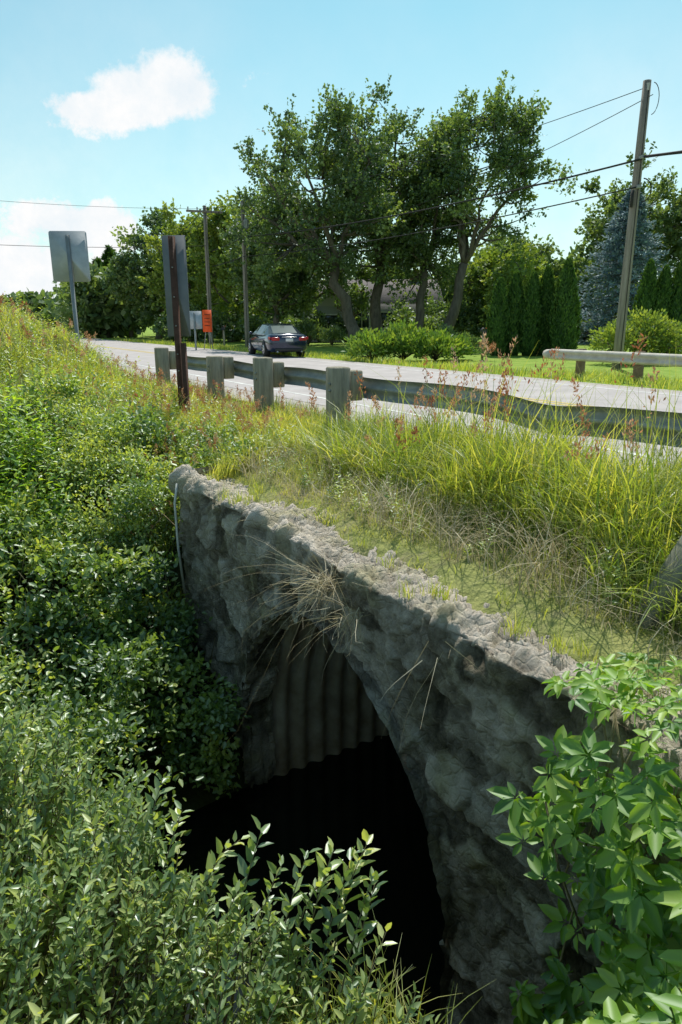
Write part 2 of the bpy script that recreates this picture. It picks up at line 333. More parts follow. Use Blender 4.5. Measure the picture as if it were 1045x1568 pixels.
# ---------------- near guardrail
galv=surf('weathered_galvanised_steel',(.20,.22,.22),(.42,.43,.41),3,.6,.15,metal=.4)
wood=surf('weathered_wood',(.17,.155,.115),(.40,.365,.28),5,.9,.8,bscale=26,stretch=(3,3,.35))
def wbeam(s0,s1,o,zc,flip,n=120,dent=None):
    prof=np.array([(0,.155),(.025,.145),(.075,.105),(.08,.075),(.03,.03),(.0,.0),(.03,-.03),(.08,-.075),(.075,-.105),(.025,-.145),(0,-.155)])
    s=np.linspace(s0,s1,n)
    a,b=np.meshgrid(np.arange(n),np.arange(len(prof)),indexing='ij')
    z=zc+prof[b,1];oo_=o+flip*prof[b,0]
    if dent is not None:
        g=dent[1]*np.exp(-((s-dent[0])/.5)**2)+.02*np.sin(s*1.7);z=z-g[a];oo_=oo_+g[a]*.8
    V=so(s[a],oo_,z).reshape(-1,3);k=len(prof)
    i,j=np.meshgrid(np.arange(n-1),np.arange(k-1),indexing='ij')
    F=np.stack([i*k+j,(i+1)*k+j,(i+1)*k+j+1,i*k+j+1],-1).reshape(-1,4)
    return (V,F,0,.5)
parts=[wbeam(-1.5,17.2,5.86,.64,1,160,(5.1,.07))]
for k,s_ in enumerate([8.62,11.1,13.3,16.6]):
    zt=.94+.04*math.sin(k*2.3)
    parts.append(box(so(s_,5.45,(zt-.7)/2),(.29,.27,zt+.7),1,ROT+.06*math.sin(k*3),bev=.02))
    parts.append(box(so(s_+.02,5.72,.66),(.24,.22,.44),1,ROT,bev=.015))
for s_ in (8.62,11.1,13.3):
    for zz_ in (.6,.7): parts.append(tube(so([s_,s_],[5.29,5.32],[zz_,zz_]),.02,6,0))
build('guardrail',parts,[galv,wood])
pp=[wbeam(-8,14.3,16.6,.62,-1,60)]
for s_ in np.arange(-7.5,14.4,1.9):
    pp.append(box(so(s_,16.85,.3),(.2,.2,1.0),1,ROT,bev=.012))
pp.append(tube(so([14.3,14.5,14.55],[16.58,16.62,16.7],[.62,.62,.62]),[.14,.13,.05],8,0))
build('guardrail',pp,[surf('pale_guardrail_steel',(.42,.37,.31),(.66,.61,.54),3,.7,.1,metal=.0),surf('brown_wood',(.16,.11,.07),(.28,.2,.14),5,.9,.5)])
ob=build('leaning_wood_post',[box((0,0,0),(.28,.2,1.0),0,0,bev=.015)],[surf('grey_treated_wood',(.11,.115,.09),(.24,.24,.18),5,.9,.6,stretch=(3,3,.35))])
ob.location=(2.33,4.3,-.04);ob.rotation_euler=(.1,.42,.2)

# ---------------- signs
def rrect(w,h,r=.05,n=5):
    P=[]
    for cx,cy,a0 in((w/2-r,h/2-r,0),(-w/2+r,h/2-r,90),(-w/2+r,-h/2+r,180),(w/2-r,-h/2+r,270)):
        for a in np.linspace(0,90,n): P.append((cx+r*math.cos(math.radians(a0+a)),cy+r*math.sin(math.radians(a0+a))))
    return np.array(P)
def plate(c,w,h,rot,m,th=.006,r=.05):
    P=rrect(w,h,r);n=len(P);ca,sa_=math.cos(rot),math.sin(rot)
    def tr(x,y,z): return np.stack([c[0]+x*ca-y*sa_,c[1]+x*sa_+y*ca,c[2]+z],-1)
    V=np.concatenate([tr(P[:,0],0*P[:,0]-th,P[:,1]),tr(P[:,0],0*P[:,0]+th,P[:,1])])
    i=np.arange(n);k=(i+1)%n
    return (V,[np.arange(n)[None],(np.arange(n)[::-1]+n)[None],np.stack([i,i+n,k+n,k],-1)],m,.5)
def channel(x,y,z0,z1,rot,m,w=.07,d=.035):
    ca,sa_=math.cos(rot),math.sin(rot)
    pr=np.array([(-w/2-.015,0),(-w/2,0),(-w*.3,-d),(w*.3,-d),(w/2,0),(w/2+.015,0),(w*.3+.008,-d-.006),(-w*.3-.008,-d-.006)])
    X=x+pr[:,0]*ca-pr[:,1]*sa_;Y=y+pr[:,0]*sa_+pr[:,1]*ca
    V=np.concatenate([np.stack([X,Y,X*0+z0],-1),np.stack([X,Y,X*0+z1],-1)]);i=np.arange(8);k=(i+1)%8
    return (V,[np.stack([i,k,k+8,i+8],-1),(np.arange(8)+8)[None]],m,.5)
sgrey=surf('sign_back_aluminium',(.36,.39,.42),(.48,.51,.54),4,.5,.05,metal=.2)
sdark=surf('dark_sign_back',(.13,.145,.16),(.19,.205,.22),4,.6,.05)
rust=surf('brown_steel_post',(.05,.025,.017),(.10,.05,.035),8,.8,.3)
wface=surf('white_sign_face',(.6,.6,.6),(.75,.75,.75),3,.5,.02)
build('road_sign',[plate((-6.35,17.0,3.03),.86,1.12,.06,0),plate((-6.35,17.014,3.03),.84,1.10,.06,2,.004),channel(-6.35,16.97,-.3,3.5,.06,1),
   tube([(-6.35,16.92,3.35),(-6.35,16.99,3.35)],.012,6,1),tube([(-6.35,16.92,2.7),(-6.35,16.99,2.7)],.012,6,1)],[sgrey,surf('post_steel',(.2,.22,.23),(.3,.32,.33),5,.5,.1,metal=.4),wface])
build('bridge_marker_sign',[plate((-2.98,13.0,2.18),.44,1.74,-.15,0,r=.02),plate((-2.98,13.012,2.18),.42,1.7,-.15,2,.004,r=.02),channel(-2.99,12.9,-.4,3.02,-.1,1,.1,.06),
   channel(-2.87,12.8,-.4,1.2,-.1,1,.08,.05)]+[tube([(-2.99,12.8,z),(-2.99,12.87,z)],.012,6,3) for z in(.4,.7,1.0,1.5,2.0,2.5)],[sdark,rust,wface,galv])
org=surf('orange_sign_sheet',(.9,.10,.02),(1.,.14,.03),2,.5,.02)
build('orange_road_work_sign',[plate((-7.55,40,1.55),.52,1.2,0,0,r=.03),tube([(-7.8,40.05,0),(-7.55,40.03,1.9)],.025,6,1),tube([(-7.3,40.05,0),(-7.55,40.03,1.9)],.025,6,1),tube([(-7.55,40.6,0),(-7.55,40.03,1.9)],.025,6,1)]+
  [plate((-7.55,39.98,z),.30,.03,0,2,r=.01) for z in(1.9,1.7,1.5,1.3)],[org,galv,surf('black_letters',(.1,.03,.02),(.12,.03,.03),2)])
build('road_sign',[plate((-8.05,39,1.6),.8,.95,.0,0),channel(-8.05,38.95,0,2.0,0,1)],[sgrey,galv])

# ---------------- utility poles & wires
polem=surf('utility_pole_wood',(.15,.13,.11),(.36,.32,.28),4,.9,.6,stretch=(3,3,.2))
wire=surf('wire_insulation',(.02,.02,.02),(.04,.04,.04),4)
cer=surf('insulator_ceramic',(.3,.3,.3),(.5,.5,.5),4,.3,.05)
def upole(x,y,h,r=.15,arm=None):
    z=np.linspace(-.3,h,6);pts=np.stack([x+0*z,y+0*z,z],-1)
    P=[tube(pts,np.linspace(r,r*.72,6),12,0)]
    if arm:
        P.append(box((x,y-.1,h-.35),(arm,.1,.12),0,.35,bev=.01))
        for k in(-.45,-.2,.2,.45):
            cx=x+arm*k*math.cos(.35);cy=y-.1+arm*k*math.sin(.35)
            P.append(tube([(cx,cy,h-.29),(cx,cy,h-.12)],[.03,.045],8,2))
    else:
        P.append(tube([(x,y-.12,h-.3),(x,y-.12,h-.1)],[.03,.05],8,2))
    P.append(tube([(x+.02,y-r-.01,0),(x+.02,y-r*.9,h*.5),(x+.02,y-r*.8,h-.3)],.012,5,1))
    return P
pr=upole(9.5,24,8.75,.17)
pr+= [box((9.5,23.8,6.55),(.12,.25,.1),3,0,bev=.01),box((9.5,23.8,5.7),(.12,.2,.1),3,0,bev=.01)]
th=np.linspace(-1.4,1.5,12);pr.append(tube(np.stack([9.62+.22*np.cos(th),23.8+0*th,8.2+.45*np.sin(th)],-1),.012,5,1))
pr.append(tube(np.stack([9.62+.3*np.cos(th),23.8+0*th,5.6+.35*np.sin(th)],-1),.02,5,1))
pr.append(tube([(9.35,23.84,5.6),(9.35,23.84,5.1)],[.05,.05],8,1))
build('utility_pole',pr,[polem,wire,cer,galv],smooth=[0,1])
p2=upole(-5.85,44,8.4,.16);p2.append(box((-5.65,43.8,7.1),(.3,.3,.6),3,0,bev=.08));build('utility_pole',p2,[polem,wire,cer,galv],smooth=[0,1])
build('utility_pole',upole(-8.3,45,8.3,.15,2.2),[polem,wire,cer,galv],smooth=[0,1])
build('utility_pole',upole(-21.3,85,11.5,.16,2.2),[polem,wire,cer,galv],smooth=[0,1])
build('utility_pole',upole(-62,160,12,.2,2.2),[polem,wire,cer,galv],smooth=[0,1])
def cat(a,b,sag,r,n=24):
    a=np.array(a,float);b=np.array(b,float);u=np.linspace(0,1,n)[:,None]
    p=a+(b-a)*u;p[:,2]-=(4*sag*u*(1-u))[:,0];return tube(p,r,5,0)
ws=[cat((9.5,23.75,6.5),(-5.85,43.8,6.4),.35,.032),cat((9.5,23.75,5.7),(-5.85,43.8,5.3),.3,.022),
    cat((9.5,23.75,6.55),(21,9,7.4),.5,.045),cat((9.5,23.75,6.55),(21,9,6.9),.5,.02),
    cat((9.5,23.88,8.55),(-5.85,43.88,8.4),.5,.012),cat((9.62,23.75,8.3),(3.0,42,7.5),.3,.012),
    cat((-5.85,43.88,8.3),(-8.3,44.8,8.1),.05,.016),cat((-8.3,44.8,8.1),(-21.3,84.9,11.2),.8,.02),cat((-5.85,43.8,6.4),(-21.3,84.9,9.5),.9,.035),cat((-5.85,43.8,5.3),(-21.3,84.9,8.6),.9,.03),
    cat((-7.6,44.8,8.1),(-20.6,84.9,11.2),.8,.02),cat((-21.3,84.9,11.2),(-62,159.8,11.8),1.,.03),cat((-21.3,84.9,8.6),(-62,159.8,9.8),1.,.04),
    cat((-5.85,43.8,6.1),(-3.3,44.5,.2),.0,.014),cat((-8.3,44.8,6.0),(-30,33,6.0),.5,.014),cat((-8.3,44.8,8.1),(-32,33,8.7),.6,.009)]
build('overhead_wires',ws,[wire])

# ---------------- trees
def tree(name,base,cc,cr,ncl,twigs,lpt,ls,mat,tr,clr=1.0,kfork=.33,upb=.55,seed=1,nlimb=6):
    g=np.random.default_rng(seed)
    base=np.array(base,float);cc=np.array(cc,float);cr=np.array(cr,float)
    c=[]
    while len(c)<ncl:
        v=g.normal(size=3);v/=np.linalg.norm(v);r=g.uniform(.25,1)**.55
        p=v*r
        if p[2]<-.55 and r>.7 and g.random()<.4: continue
        w=1+.13*math.sin(3*math.atan2(v[1],v[0])+seed)+.08*math.sin(5*v[2]+seed*2+4*v[0])
        c.append(cc+p*cr*w*.86)
    c=np.array(c)
    H=cc[2]+cr[2]-base[2]
    fork=base+(cc-base)*np.array([.5,.5,0]);fork[2]=base[2]+H*kfork
    parts=[];u=np.linspace(0,1,6)[:,None]
    tp=base+(fork-base)*u;tp[1:-1,:2]+=g.normal(size=(4,2))*tr*.35
    rr=np.linspace(tr*1.15,tr*.75,6);rr[0]=tr*1.6
    parts.append(tube(tp,rr,9,1))
    lp=[];lr=[]
    idx=np.argsort(-(c[:,2]+g.normal(size=ncl)*H*.2))[:nlimb*3][::3]
    for k in idx:
        e=c[k];u=np.linspace(0,1,8)[:,None]
        mid=fork*.5+e*.5;mid[:2]=mid[:2]*.6+e[:2]*.25+fork[:2]*.15
        p=(1-u)**2*fork+2*u*(1-u)*mid+u*u*e;p[1:-1]+=g.normal(size=(6,3))*.12
        r=np.linspace(tr*.55,tr*.1,8);parts.append(tube(p,r,7,1));lp.append(p);lr.append(r)
    lp=np.concatenate(lp);lr=np.concatenate(lr)
    for e in c:
        d=np.linalg.norm(lp-e,axis=1)+ (lp[:,2]>e[2])*1.5;k=d.argmin();a=lp[k]
        mid=(a+e)/2+g.normal(size=3)*.2-np.array([0,0,.2])
        u=np.linspace(0,1,5)[:,None];parts.append(tube((1-u)**2*a+2*u*(1-u)*mid+u*u*e,np.linspace(min(lr[k]*.6,tr*.2)+.015,.02,5),5,1))
    n=ncl*twigs
    ci=np.repeat(np.arange(ncl),twigs);C=c[ci]
    clump_r=clr*g.uniform(.7,1.3,ncl)[ci]
    org=C+nrm(g.normal(size=(n,3)))*(clump_r*g.uniform(.1,.65,n))[:,None]*np.array([1,1,.75])
    out=nrm((C-cc)/cr);loc=nrm(org-C)
    d=nrm(out*.5+loc*.6+UP*upb+g.normal(size=(n,3))*.3)
    Lt=clump_r*g.uniform(.5,1.3,n)
    u=g.uniform(.05,1,(n,lpt))
    P=org[:,None]+d[:,None]*(Lt[:,None]*u)[...,None]+g.normal(size=(n,lpt,3))*(.09*clr)*(1.15-u)[...,None]
    P=P.reshape(-1,3);nn=len(P)
    ld=nrm(np.repeat(d,lpt,0)*.5+g.normal(size=(nn,3))*.8-UP*.15);ln=nrm(g.normal(size=(nn,3))*.7+UP)
    t=np.repeat(np.clip(.45+.32*g.normal(size=ncl)[ci]*.6+.1*g.normal(size=n),0,1),lpt)
    L_=ls*g.uniform(.6,1.25,nn)
    parts.append(leaves(P,ld,ln,L_,L_*.75,t,0,False))
    return build(name,parts,[mat,M['bark']],smooth=[1])
T1=M['leaf_tree'];T2=M['leaf_tree2'];T3=M['leaf_far']
tree('maple_tree',(.9,44,0),(-1.5,44,8.2),(5.1,4.6,6.0),130,17,15,.205,T1,.36,1.0,seed=3,upb=.75)
tree('maple_tree',(2.4,48,0),(2.9,48,9.0),(4.5,4.3,6.2),120,17,15,.205,T1,.38,1.0,seed=5,upb=.75)
tree('maple_tree',(6.7,45,0),(8.6,45,9.9),(4.6,4.2,5.2),100,16,14,.205,T1,.34,.95,seed=9,upb=.75)
tree('maple_tree',(5.2,47,0),(5.6,47,8.2),(3.3,3.6,6.6),85,16,14,.205,T1,.3,.95,seed=19,upb=.75)
tree('shade_tree',(-4.6,49,0),(-4.2,49,4.9),(3.6,3.4,4.9),95,15,14,.25,T1,.25,1.0,seed=11,kfork=.2)
tree('shade_tree',(-8.2,56,0),(-8.2,56,5.4),(3.8,3.5,5.4),95,13,13,.30,T2,.25,1.0,seed=13,kfork=.2)
tree('shade_tree',(-12.4,60,0),(-12.4,60,4.9),(3.9,3.5,5.2),85,13,13,.32,T2,.25,1.1,seed=15,kfork=.2)
tree('shade_tree',(-16.5,64,0),(-16.3,64,5.6),(4.1,3.5,5.4),85,13,13,.34,T1,.25,1.1,seed=17,kfork=.2)
tree('shade_tree',(11.6,50,0),(11.6,50,3.9),(2.6,2.4,3.2),45,12,12,.28,T2,.2,.9,seed=20,kfork=.2)
tree('shade_tree',(8.4,50,0),(8.4,50,3.0),(1.8,1.8,2.7),26,12,12,.26,T1,.16,.8,seed=26,kfork=.2)
tree('shade_tree',(.6,52,0),(.6,51,3.9),(1.8,1.6,2.2),24,12,12,.26,T1,.16,.8,seed=36,kfork=.2)
tree('shade_tree',(16.4,66,0),(16.4,66,5.2),(5.0,4,4.6),70,12,13,.36,T3,.25,1.2,seed=21,kfork=.2)
tree('shade_tree',(24.5,62,0),(25.0,62,8.4),(5.6,4.5,5.4),90,12,13,.34,T3,.3,1.2,seed=23)
tree('shade_tree',(31,60,0),(31,60,8.0),(5,4.5,6),70,12,13,.34,T3,.3,1.2,seed=25)
tree('ornamental_tree',(9.9,41,0),(9.9,41,2.9),(1.9,1.8,2.2),45,10,14,.20,T2,.14,.7,seed=27,upb=-.3)
def mass(name,items,mat,ls,seed):
    g=np.random.default_rng(seed);parts=[]
    for (x,y,r,h) in items:
        n=int(1100);v=nrm(g.normal(size=(14,3)))*g.uniform(.4,.85,(14,1))
        cl=np.array([x,y,h*.5])+v*np.array([r,r,h*.5])
        ci=g.integers(0,14,n);P=cl[ci]+nrm(g.normal(size=(n,3)))*np.array([r*.45,r*.45,h*.24])*g.uniform(.6,1.05,(n,1))
        P[:,2]=np.maximum(P[:,2],.2)
        tt=np.clip(.45+.2*g.normal(size=14)[ci],0,1)
        parts.append(leaves(P,nrm(g.normal(size=(n,3))+UP*.3),nrm(g.normal(size=(n,3))*.7+UP),ls*g.uniform(.6,1.3,n)*r/3,ls*.8*r/3,tt,0,False))
        parts.append(tube([(x,y,0),(x,y,h*.6)],[.25,.12],6,1))
    return build(name,parts,[mat,M['bark']])
g=np.random.default_rng(5)
it=[]
for k in range(26): it.append((-26+k*2.9+g.uniform(-.8,.8),72+g.uniform(-4,6),3.6,g.uniform(5.5,8.0)))
mass('background_trees',it,T3,.7,31)
it=[]
for k in range(46): it.append((-170+k*6.4+g.uniform(-2,2),190+g.uniform(-25,25),6,g.uniform(4,8)))
it+=[(-92,178,4,13)]
mass('distant_trees',it,T3,1.1,33)
mass('roadside_trees',[(-40,110,3.5,6),(-27,75,3.2,6.5),(-22.5,68,3,6),(-30,88,4,7.5),(-35,98,4,7.8)],T1,.6,35)
it=[(-6+k*2.1+g.uniform(-.5,.5),52+g.uniform(-2,2),1.5,g.uniform(1.6,3.0)) for k in range(22) if not 3<k<5]
it+=[(-13+k*1.5,54,1.4,g.uniform(1.8,3.)) for k in range(5)]+[(7,53,1.4,3.2),(9.5,53,1.5,3.6),(13.5,52,2,4.2),(4.4,52,1.3,2.8)]
mass('hedge_shrubs',it,T1,.5,37)

def conifer(name,x,y,h,r,mat,n,ls,seed,droop=.25,z0=.4):
    g=np.random.default_rng(seed);parts=[tube([(x,y,0),(x,y,h*.95)],[.05*r+.08,.02],8,1)]
    nb=n;Pz=z0+(h-z0)*(g.uniform(0,1,nb)**1.35);az=g.uniform(0,2*math.pi,nb)
    bl=r*(1-(Pz-z0)/(h-z0))**.72*g.uniform(.72,1.15,nb)+.12
    dirs=np.stack([np.cos(az),np.sin(az),0*az],-1);k=36
    u=g.uniform(.2,1,(nb,k))
    P=np.stack([x+0*u,y+0*u,Pz[:,None]+0*u],-1)+dirs[:,None]*(bl[:,None]*u)[...,None]
    P[...,2]+=-(droop*bl[:,None]*u)+.35*droop*bl[:,None]*u**3
    P+=g.normal(size=P.shape)*np.array([1,1,.4])*(.13*(1.3-u)*np.minimum(bl,1.6)[:,None])[...,None]
    P=P.reshape(-1,3);nn=len(P)
    ld=nrm(np.repeat(dirs,k,0)*.8+g.normal(size=(nn,3))*.45+UP*.1)
    t=np.repeat(np.clip(.45+.2*g.normal(size=nb),0,1),k)
    parts.append(leaves(P,ld,nrm(g.normal(size=(nn,3))*.4+UP),ls*g.uniform(.7,1.3,nn),ls*.42,t,0,False))
    for i in range(0,nb,3):
        a=np.array([x,y,Pz[i]]);e=a+dirs[i]*bl[i]*.85-UP*droop*bl[i]*.6;parts.append(tube([a,(a+e)/2,e],[.03,.02,.01],4,1))
    return build(name,parts,[mat,M['bark']])
conifer('blue_spruce_tree',18.9,48,9.7,4.3,M['leaf_spruce'],520,.27,41)
conifer('spruce_tree',-25.5,80,9.2,2.2,M['leaf_arbor'],260,.5,43)
conifer('spruce_tree',-28.2,84,8.3,2.2,M['leaf_arbor'],260,.5,44)
def arbor(name,x,y,h,r,seed):
    g=np.random.default_rng(seed);n=5200
    z=g.uniform(.03,1,n);az=g.uniform(0,2*math.pi,n)
    prof=np.interp(z,[0,.08,.35,.6,.85,.97,1],[.75,.95,1,.85,.48,.15,.03])
    bump=1+.13*np.sin(az*4+z*9+seed)+.08*np.sin(az*9-z*17)
    rr=r*prof*bump*g.uniform(.8,1.04,n)
    P=np.stack([x+rr*np.cos(az),y+rr*np.sin(az),z*h],-1);out=np.stack([np.cos(az),np.sin(az),0*az],-1)
    zz=np.linspace(0,1,10);core=tube(np.stack([x+0*zz,y+0*zz,zz*h*.96],-1),r*.72*np.interp(zz,[0,.35,.6,.85,1],[.9,1,.85,.48,.03]),9,0,.1)
    t=np.clip(.45+.2*g.normal(size=n)+.1*np.sin(az*5+z*11),0,1)
    return build(name,[core,leaves(P,nrm(UP+out*.35+g.normal(size=(n,3))*.25),nrm(out+g.normal(size=(n,3))*.4),.17*g.uniform(.7,1.3,n),.07,t,0,False),tube([(x,y,0),(x,y,.5)],.06,6,1)],[M['leaf_arbor'],M['bark']])
for i,(x,y,h,r) in enumerate([(7.35,33,3.35,.48),(8.1,33.3,3.65,.5),(8.85,33,3.6,.5),(9.55,33.3,3.9,.5),(10.15,32.3,4.15,.55),(10.9,34,3.3,.5),
    (15.4,36,4.4,.55),(16.2,36,4.1,.55),(17.0,35.8,4.6,.6),(17.8,36,4.3,.6)]): arbor('arborvitae_tree',x,y,h,r,50+i)
def bush(name,items,mat,n,ls,seed,upb=.9,six=False,aspect=.4):
    g=np.random.default_rng(seed);parts=[]
    for(x,y,z,rx,ry,rz) in items:
        k=max(int(n*rx*ry),8);v=nrm(g.normal(size=(k,3)));v[:,2]=np.abs(v[:,2])*1.0-.1
        C=np.array([x,y,z])+v*np.array([rx,ry,rz])*g.uniform(.45,.9,(k,1))
        tw=26;d=nrm(np.repeat(v,tw,0)*.7+UP*upb+g.normal(size=(k*tw,3))*.5);P0=np.repeat(C,tw,0)
        P=P0+d*g.uniform(0,.45,(k*tw,1))*min(rz,1)+g.normal(size=P0.shape)*.07
        t=np.repeat(np.clip(.5+.2*g.normal(size=k),0,1),tw)
        parts.append(leaves(P,nrm(d+g.normal(size=d.shape)*.35),nrm(g.normal(size=d.shape)+UP*.6),ls*g.uniform(.6,1.3,len(P)),ls*aspect,t,0,six))
        for c in C[::4]: parts.append(tube([(x,y,max(z-.4,0)),(c+np.array([x,y,z]))/2,c],[.03,.02,.01],4,1))
    return build(name,parts,[mat,M['bark']])
bush('juniper_shrub',[(1.3,29,.2,1.0,1.1,.85),(2.6,29.3,.2,1.3,1.2,1.15),(3.9,29,.2,1.1,1.1,.8),(4.9,29.6,.2,.8,.9,.6)],M['leaf_juniper'],70,.22,61)
bush('dogwood_shrub',[(10.4,26.5,.6,.9,.9,.9),(11.6,27,.7,1.0,1,1.25),(12.6,27,.5,.8,.9,1.0)],T2,90,.16,63,.2,False,.5)
bush('lawn_shrub',[(5.3,36,.3,.8,.8,.9),(6.3,35,.2,.6,.6,.6),(-.6,46,.3,.9,.8,.8),(-2.2,47,.4,1.1,.9,1.0)],T1,80,.18,65)
bush('flowering_shrub',[(6.1,29.5,.2,.4,.4,.5)],M['seed'],60,.10,66)

# ---------------- house
hs=empty('grey_house')
sid=surf('grey_siding',(.36,.38,.40),(.46,.48,.50),3,.8,.4,bscale=3,stretch=(.05,.05,12))
roof=surf('roof_shingle',(.13,.11,.11),(.21,.18,.175),6,.95,.5);trim=surf('white_trim',(.6,.6,.6),(.75,.75,.73),4,.6,.05)
glass=surf('window_glass',(.02,.03,.04),(.05,.06,.07),2,.1,.0,spec=.8);brk=surf('brick',(.25,.1,.07),(.35,.16,.11),9,.9,.4)
hx,hy=2.9,58
build('walls',[box((hx,hy,1.45),(9,7,2.9),0),box((-1.0,55.2,1.3),(3.4,3,2.6),0)],[sid],hs)
def gable(x0,x1,y0,y1,ze,zr,ov=.4,th=.15,axis='x'):
    if axis=='x':
        ym=(y0+y1)/2;a=[(x0-ov,y0-ov,ze-.1),(x1+ov,y0-ov,ze-.1),(x1+ov,ym,zr),(x0-ov,ym,zr),(x0-ov,y1+ov,ze-.1),(x1+ov,y1+ov,ze-.1)]
        e=[(x0,y0,ze),(x0,y1,ze),(x0,ym,zr-.06),(x1,y0,ze),(x1,y1,ze),(x1,ym,zr-.06)]
    else:
        xm=(x0+x1)/2;a=[(x0-ov,y0-ov,ze-.1),(x0-ov,y1+ov,ze-.1),(xm,y1+ov,zr),(xm,y0-ov,zr),(x1+ov,y0-ov,ze-.1),(x1+ov,y1+ov,ze-.1)]
        e=[(x0,y0,ze),(x1,y0,ze),(xm,y0,zr-.06),(x0,y1,ze),(x1,y1,ze),(xm,y1,zr-.06)]
    a=np.array(a);b=a+np.array([0,0,th]);V=np.vstack([a,b])
    F=np.array([[0,1,2,3],[3,2,5,4],[6,7,8,9],[9,8,11,10],[0,1,7,6],[4,5,11,10],[0,3,9,6],[3,4,10,9],[1,2,8,7],[2,5,11,8]])
    return (V,F,0,.5),(np.array(e),np.array([[0,1,2],[3,4,5]]),1,.5)
r1=gable(hx-4.5,hx+4.5,hy-3.5,hy+3.5,2.9,4.6);r2=gable(-2.7,.7,53.7,57,2.6,3.7,.35,.12,'y')
build('roof',[*r1,*r2],[roof,sid],hs)
wn=[];fr=[]
for x in(1.6,3.6,6.6):
    fr.append(box((x,hy-3.52,1.6),(1.3,.1,1.3),0,bev=.01));wn.append(box((x-.29,hy-3.6,1.6),(.5,.06,1.1),0));wn.append(box((x+.29,hy-3.6,1.6),(.5,.06,1.1),0))
fr.append(box((-1.0,53.66,1.4),(1.6,.1,1.3),0,bev=.01));wn.append(box((-1.0,53.58,1.4),(1.4,.06,1.1),0))
fr+= [box((-2.75,53.65,1.3),(.14,.12,2.6),0),box((.75,53.65,1.3),(.14,.12,2.6),0)]
build('windows',wn,[glass],hs);build('window_frames',fr,[trim],hs)
build('door',[box((5.1,hy-3.54,1.05),(1.0,.08,2.1),0,bev=.01)],[surf('door_paint',(.3,.05,.04),(.35,.07,.05),3,.5,.05)],hs)
build('chimney',[box((6,hy,4.7),(.9,.6,1.4),0,bev=.02)],[brk],hs)
for (x,y) in((-6.9,41.5),(6.1,30.2)):
    hh=np.linspace(0,math.pi,7);pr_=[(-.1,0)]+[(-.1*math.cos(a),.14+.09*math.sin(a)) for a in hh]+[(.1,0)]
    pr_=np.array(pr_);k=len(pr_);V=np.concatenate([np.stack([x+pr_[:,0],0*pr_[:,0]+y-.25,1.05+pr_[:,1]],-1),np.stack([x+pr_[:,0],0*pr_[:,0]+y+.25,1.05+pr_[:,1]],-1)])
    i=np.arange(k);kk=(i+1)%k
    build('mailbox',[(V,[np.stack([i,kk,kk+k,i+k],-1),i[None],(i+k)[::-1][None]],0,.5),box((x,y,.52),(.1,.1,1.06),1,bev=.01),box((x+.11,y,1.25),(.01,.12,.05),2)],[surf('black_enamel',(.03,.03,.03),(.05,.05,.05),3,.4),wood,org])

# ---------------- car
car=empty('dark_blue_sedan_car')
paint,nt,N,L=newmat('dark_blue_car_paint')
p=N.new('ShaderNodeBsdfPrincipled');p.inputs['Base Color'].default_value=(.008,.018,.055,1);p.inputs['Roughness'].default_value=.18;p.inputs['Metallic'].default_value=.3;p.inputs['Coat Weight'].default_value=.8
oo=N.new('ShaderNodeOutputMaterial');L.new(p.outputs[0],oo.inputs[0])
def flat(name,c,rough=.5,metal=0):
    m,nt,N,L=newmat(name);p=N.new('ShaderNodeBsdfPrincipled');n=N.new('ShaderNodeTexNoise');n.inputs['Scale'].default_value=12
    r=ramp(N,[(.3,tuple(q*.85 for q in c)),(.7,c)]);L.new(n.outputs[0],r.inputs[0]);L.new(r.outputs[0],p.inputs['Base Color'])
    p.inputs['Roughness'].default_value=rough;p.inputs['Metallic'].default_value=metal;o=N.new('ShaderNodeOutputMaterial');L.new(p.outputs[0],o.inputs[0]);return m
cglass=flat('car_glass',(.03,.04,.05),.05);tire=flat('tyre_rubber',(.02,.02,.02),.8);rim=flat('alloy_rim',(.5,.5,.52),.3,.8);red=flat('tail_light',(.45,.02,.02),.2);plt=flat('licence_plate',(.7,.7,.72),.4);blk=flat('black_trim',(.02,.02,.02),.5)
st=[(-2.42,.74,.42,.80),(-2.38,.82,.30,.92),(-2.25,.88,.24,1.0),(-1.9,.905,.22,1.02),(-1.4,.915,.2,1.0),(-.6,.92,.19,.97),(.4,.92,.19,.95),(1.0,.915,.2,.93),(1.5,.90,.21,.86),(2.0,.87,.22,.78),(2.3,.80,.24,.70),(2.42,.68,.34,.58)]
V=[]
for(x,w,zb,zt) in st:
    m_=(zb+zt)/2
    half=[(0,zb),(w*.75,zb),(w*.96,zb+.08),(w,m_-.05),(w*.985,m_+.12),(w*.93,zt-.05),(w*.8,zt),(0,zt+.03)]
    ring=[(x,a,b) for a,b in half]+[(x,-a,b) for a,b in half[-2:0:-1]]
    V+=ring
k=len(ring);V=np.array(V);i,j=np.meshgrid(np.arange(len(st)-1),np.arange(k),indexing='ij')
F=np.stack([i*k+j,(i+1)*k+j,(i+1)*k+(j+1)%k,i*k+(j+1)%k],-1).reshape(-1,4)
body=[(V,[F,np.arange(k)[None],(np.arange(k)+(len(st)-1)*k)[::-1][None]],0,.5)]
gs=[(-1.95,.70,.98),(-1.75,.70,1.05),(-1.15,.62,1.36),(-.7,.60,1.43),(0,.60,1.45),(.45,.61,1.40),(1.1,.72,1.06),(1.3,.76,.95)]
V=[]
for(x,w,zt) in gs:
    V+=[(x,-.86,.93),(x,-w-.06*(zt<1.2),max(zt-.05,.94)),(x,-w*.8,zt),(x,w*.8,zt),(x,w+.06*(zt<1.2),max(zt-.05,.94)),(x,.86,.93)]
V=np.array(V);k=6;i,j=np.meshgrid(np.arange(len(gs)-1),np.arange(5),indexing='ij')
F=np.stack([i*k+j,i*k+j+1,(i+1)*k+j+1,(i+1)*k+j],-1).reshape(-1,4)
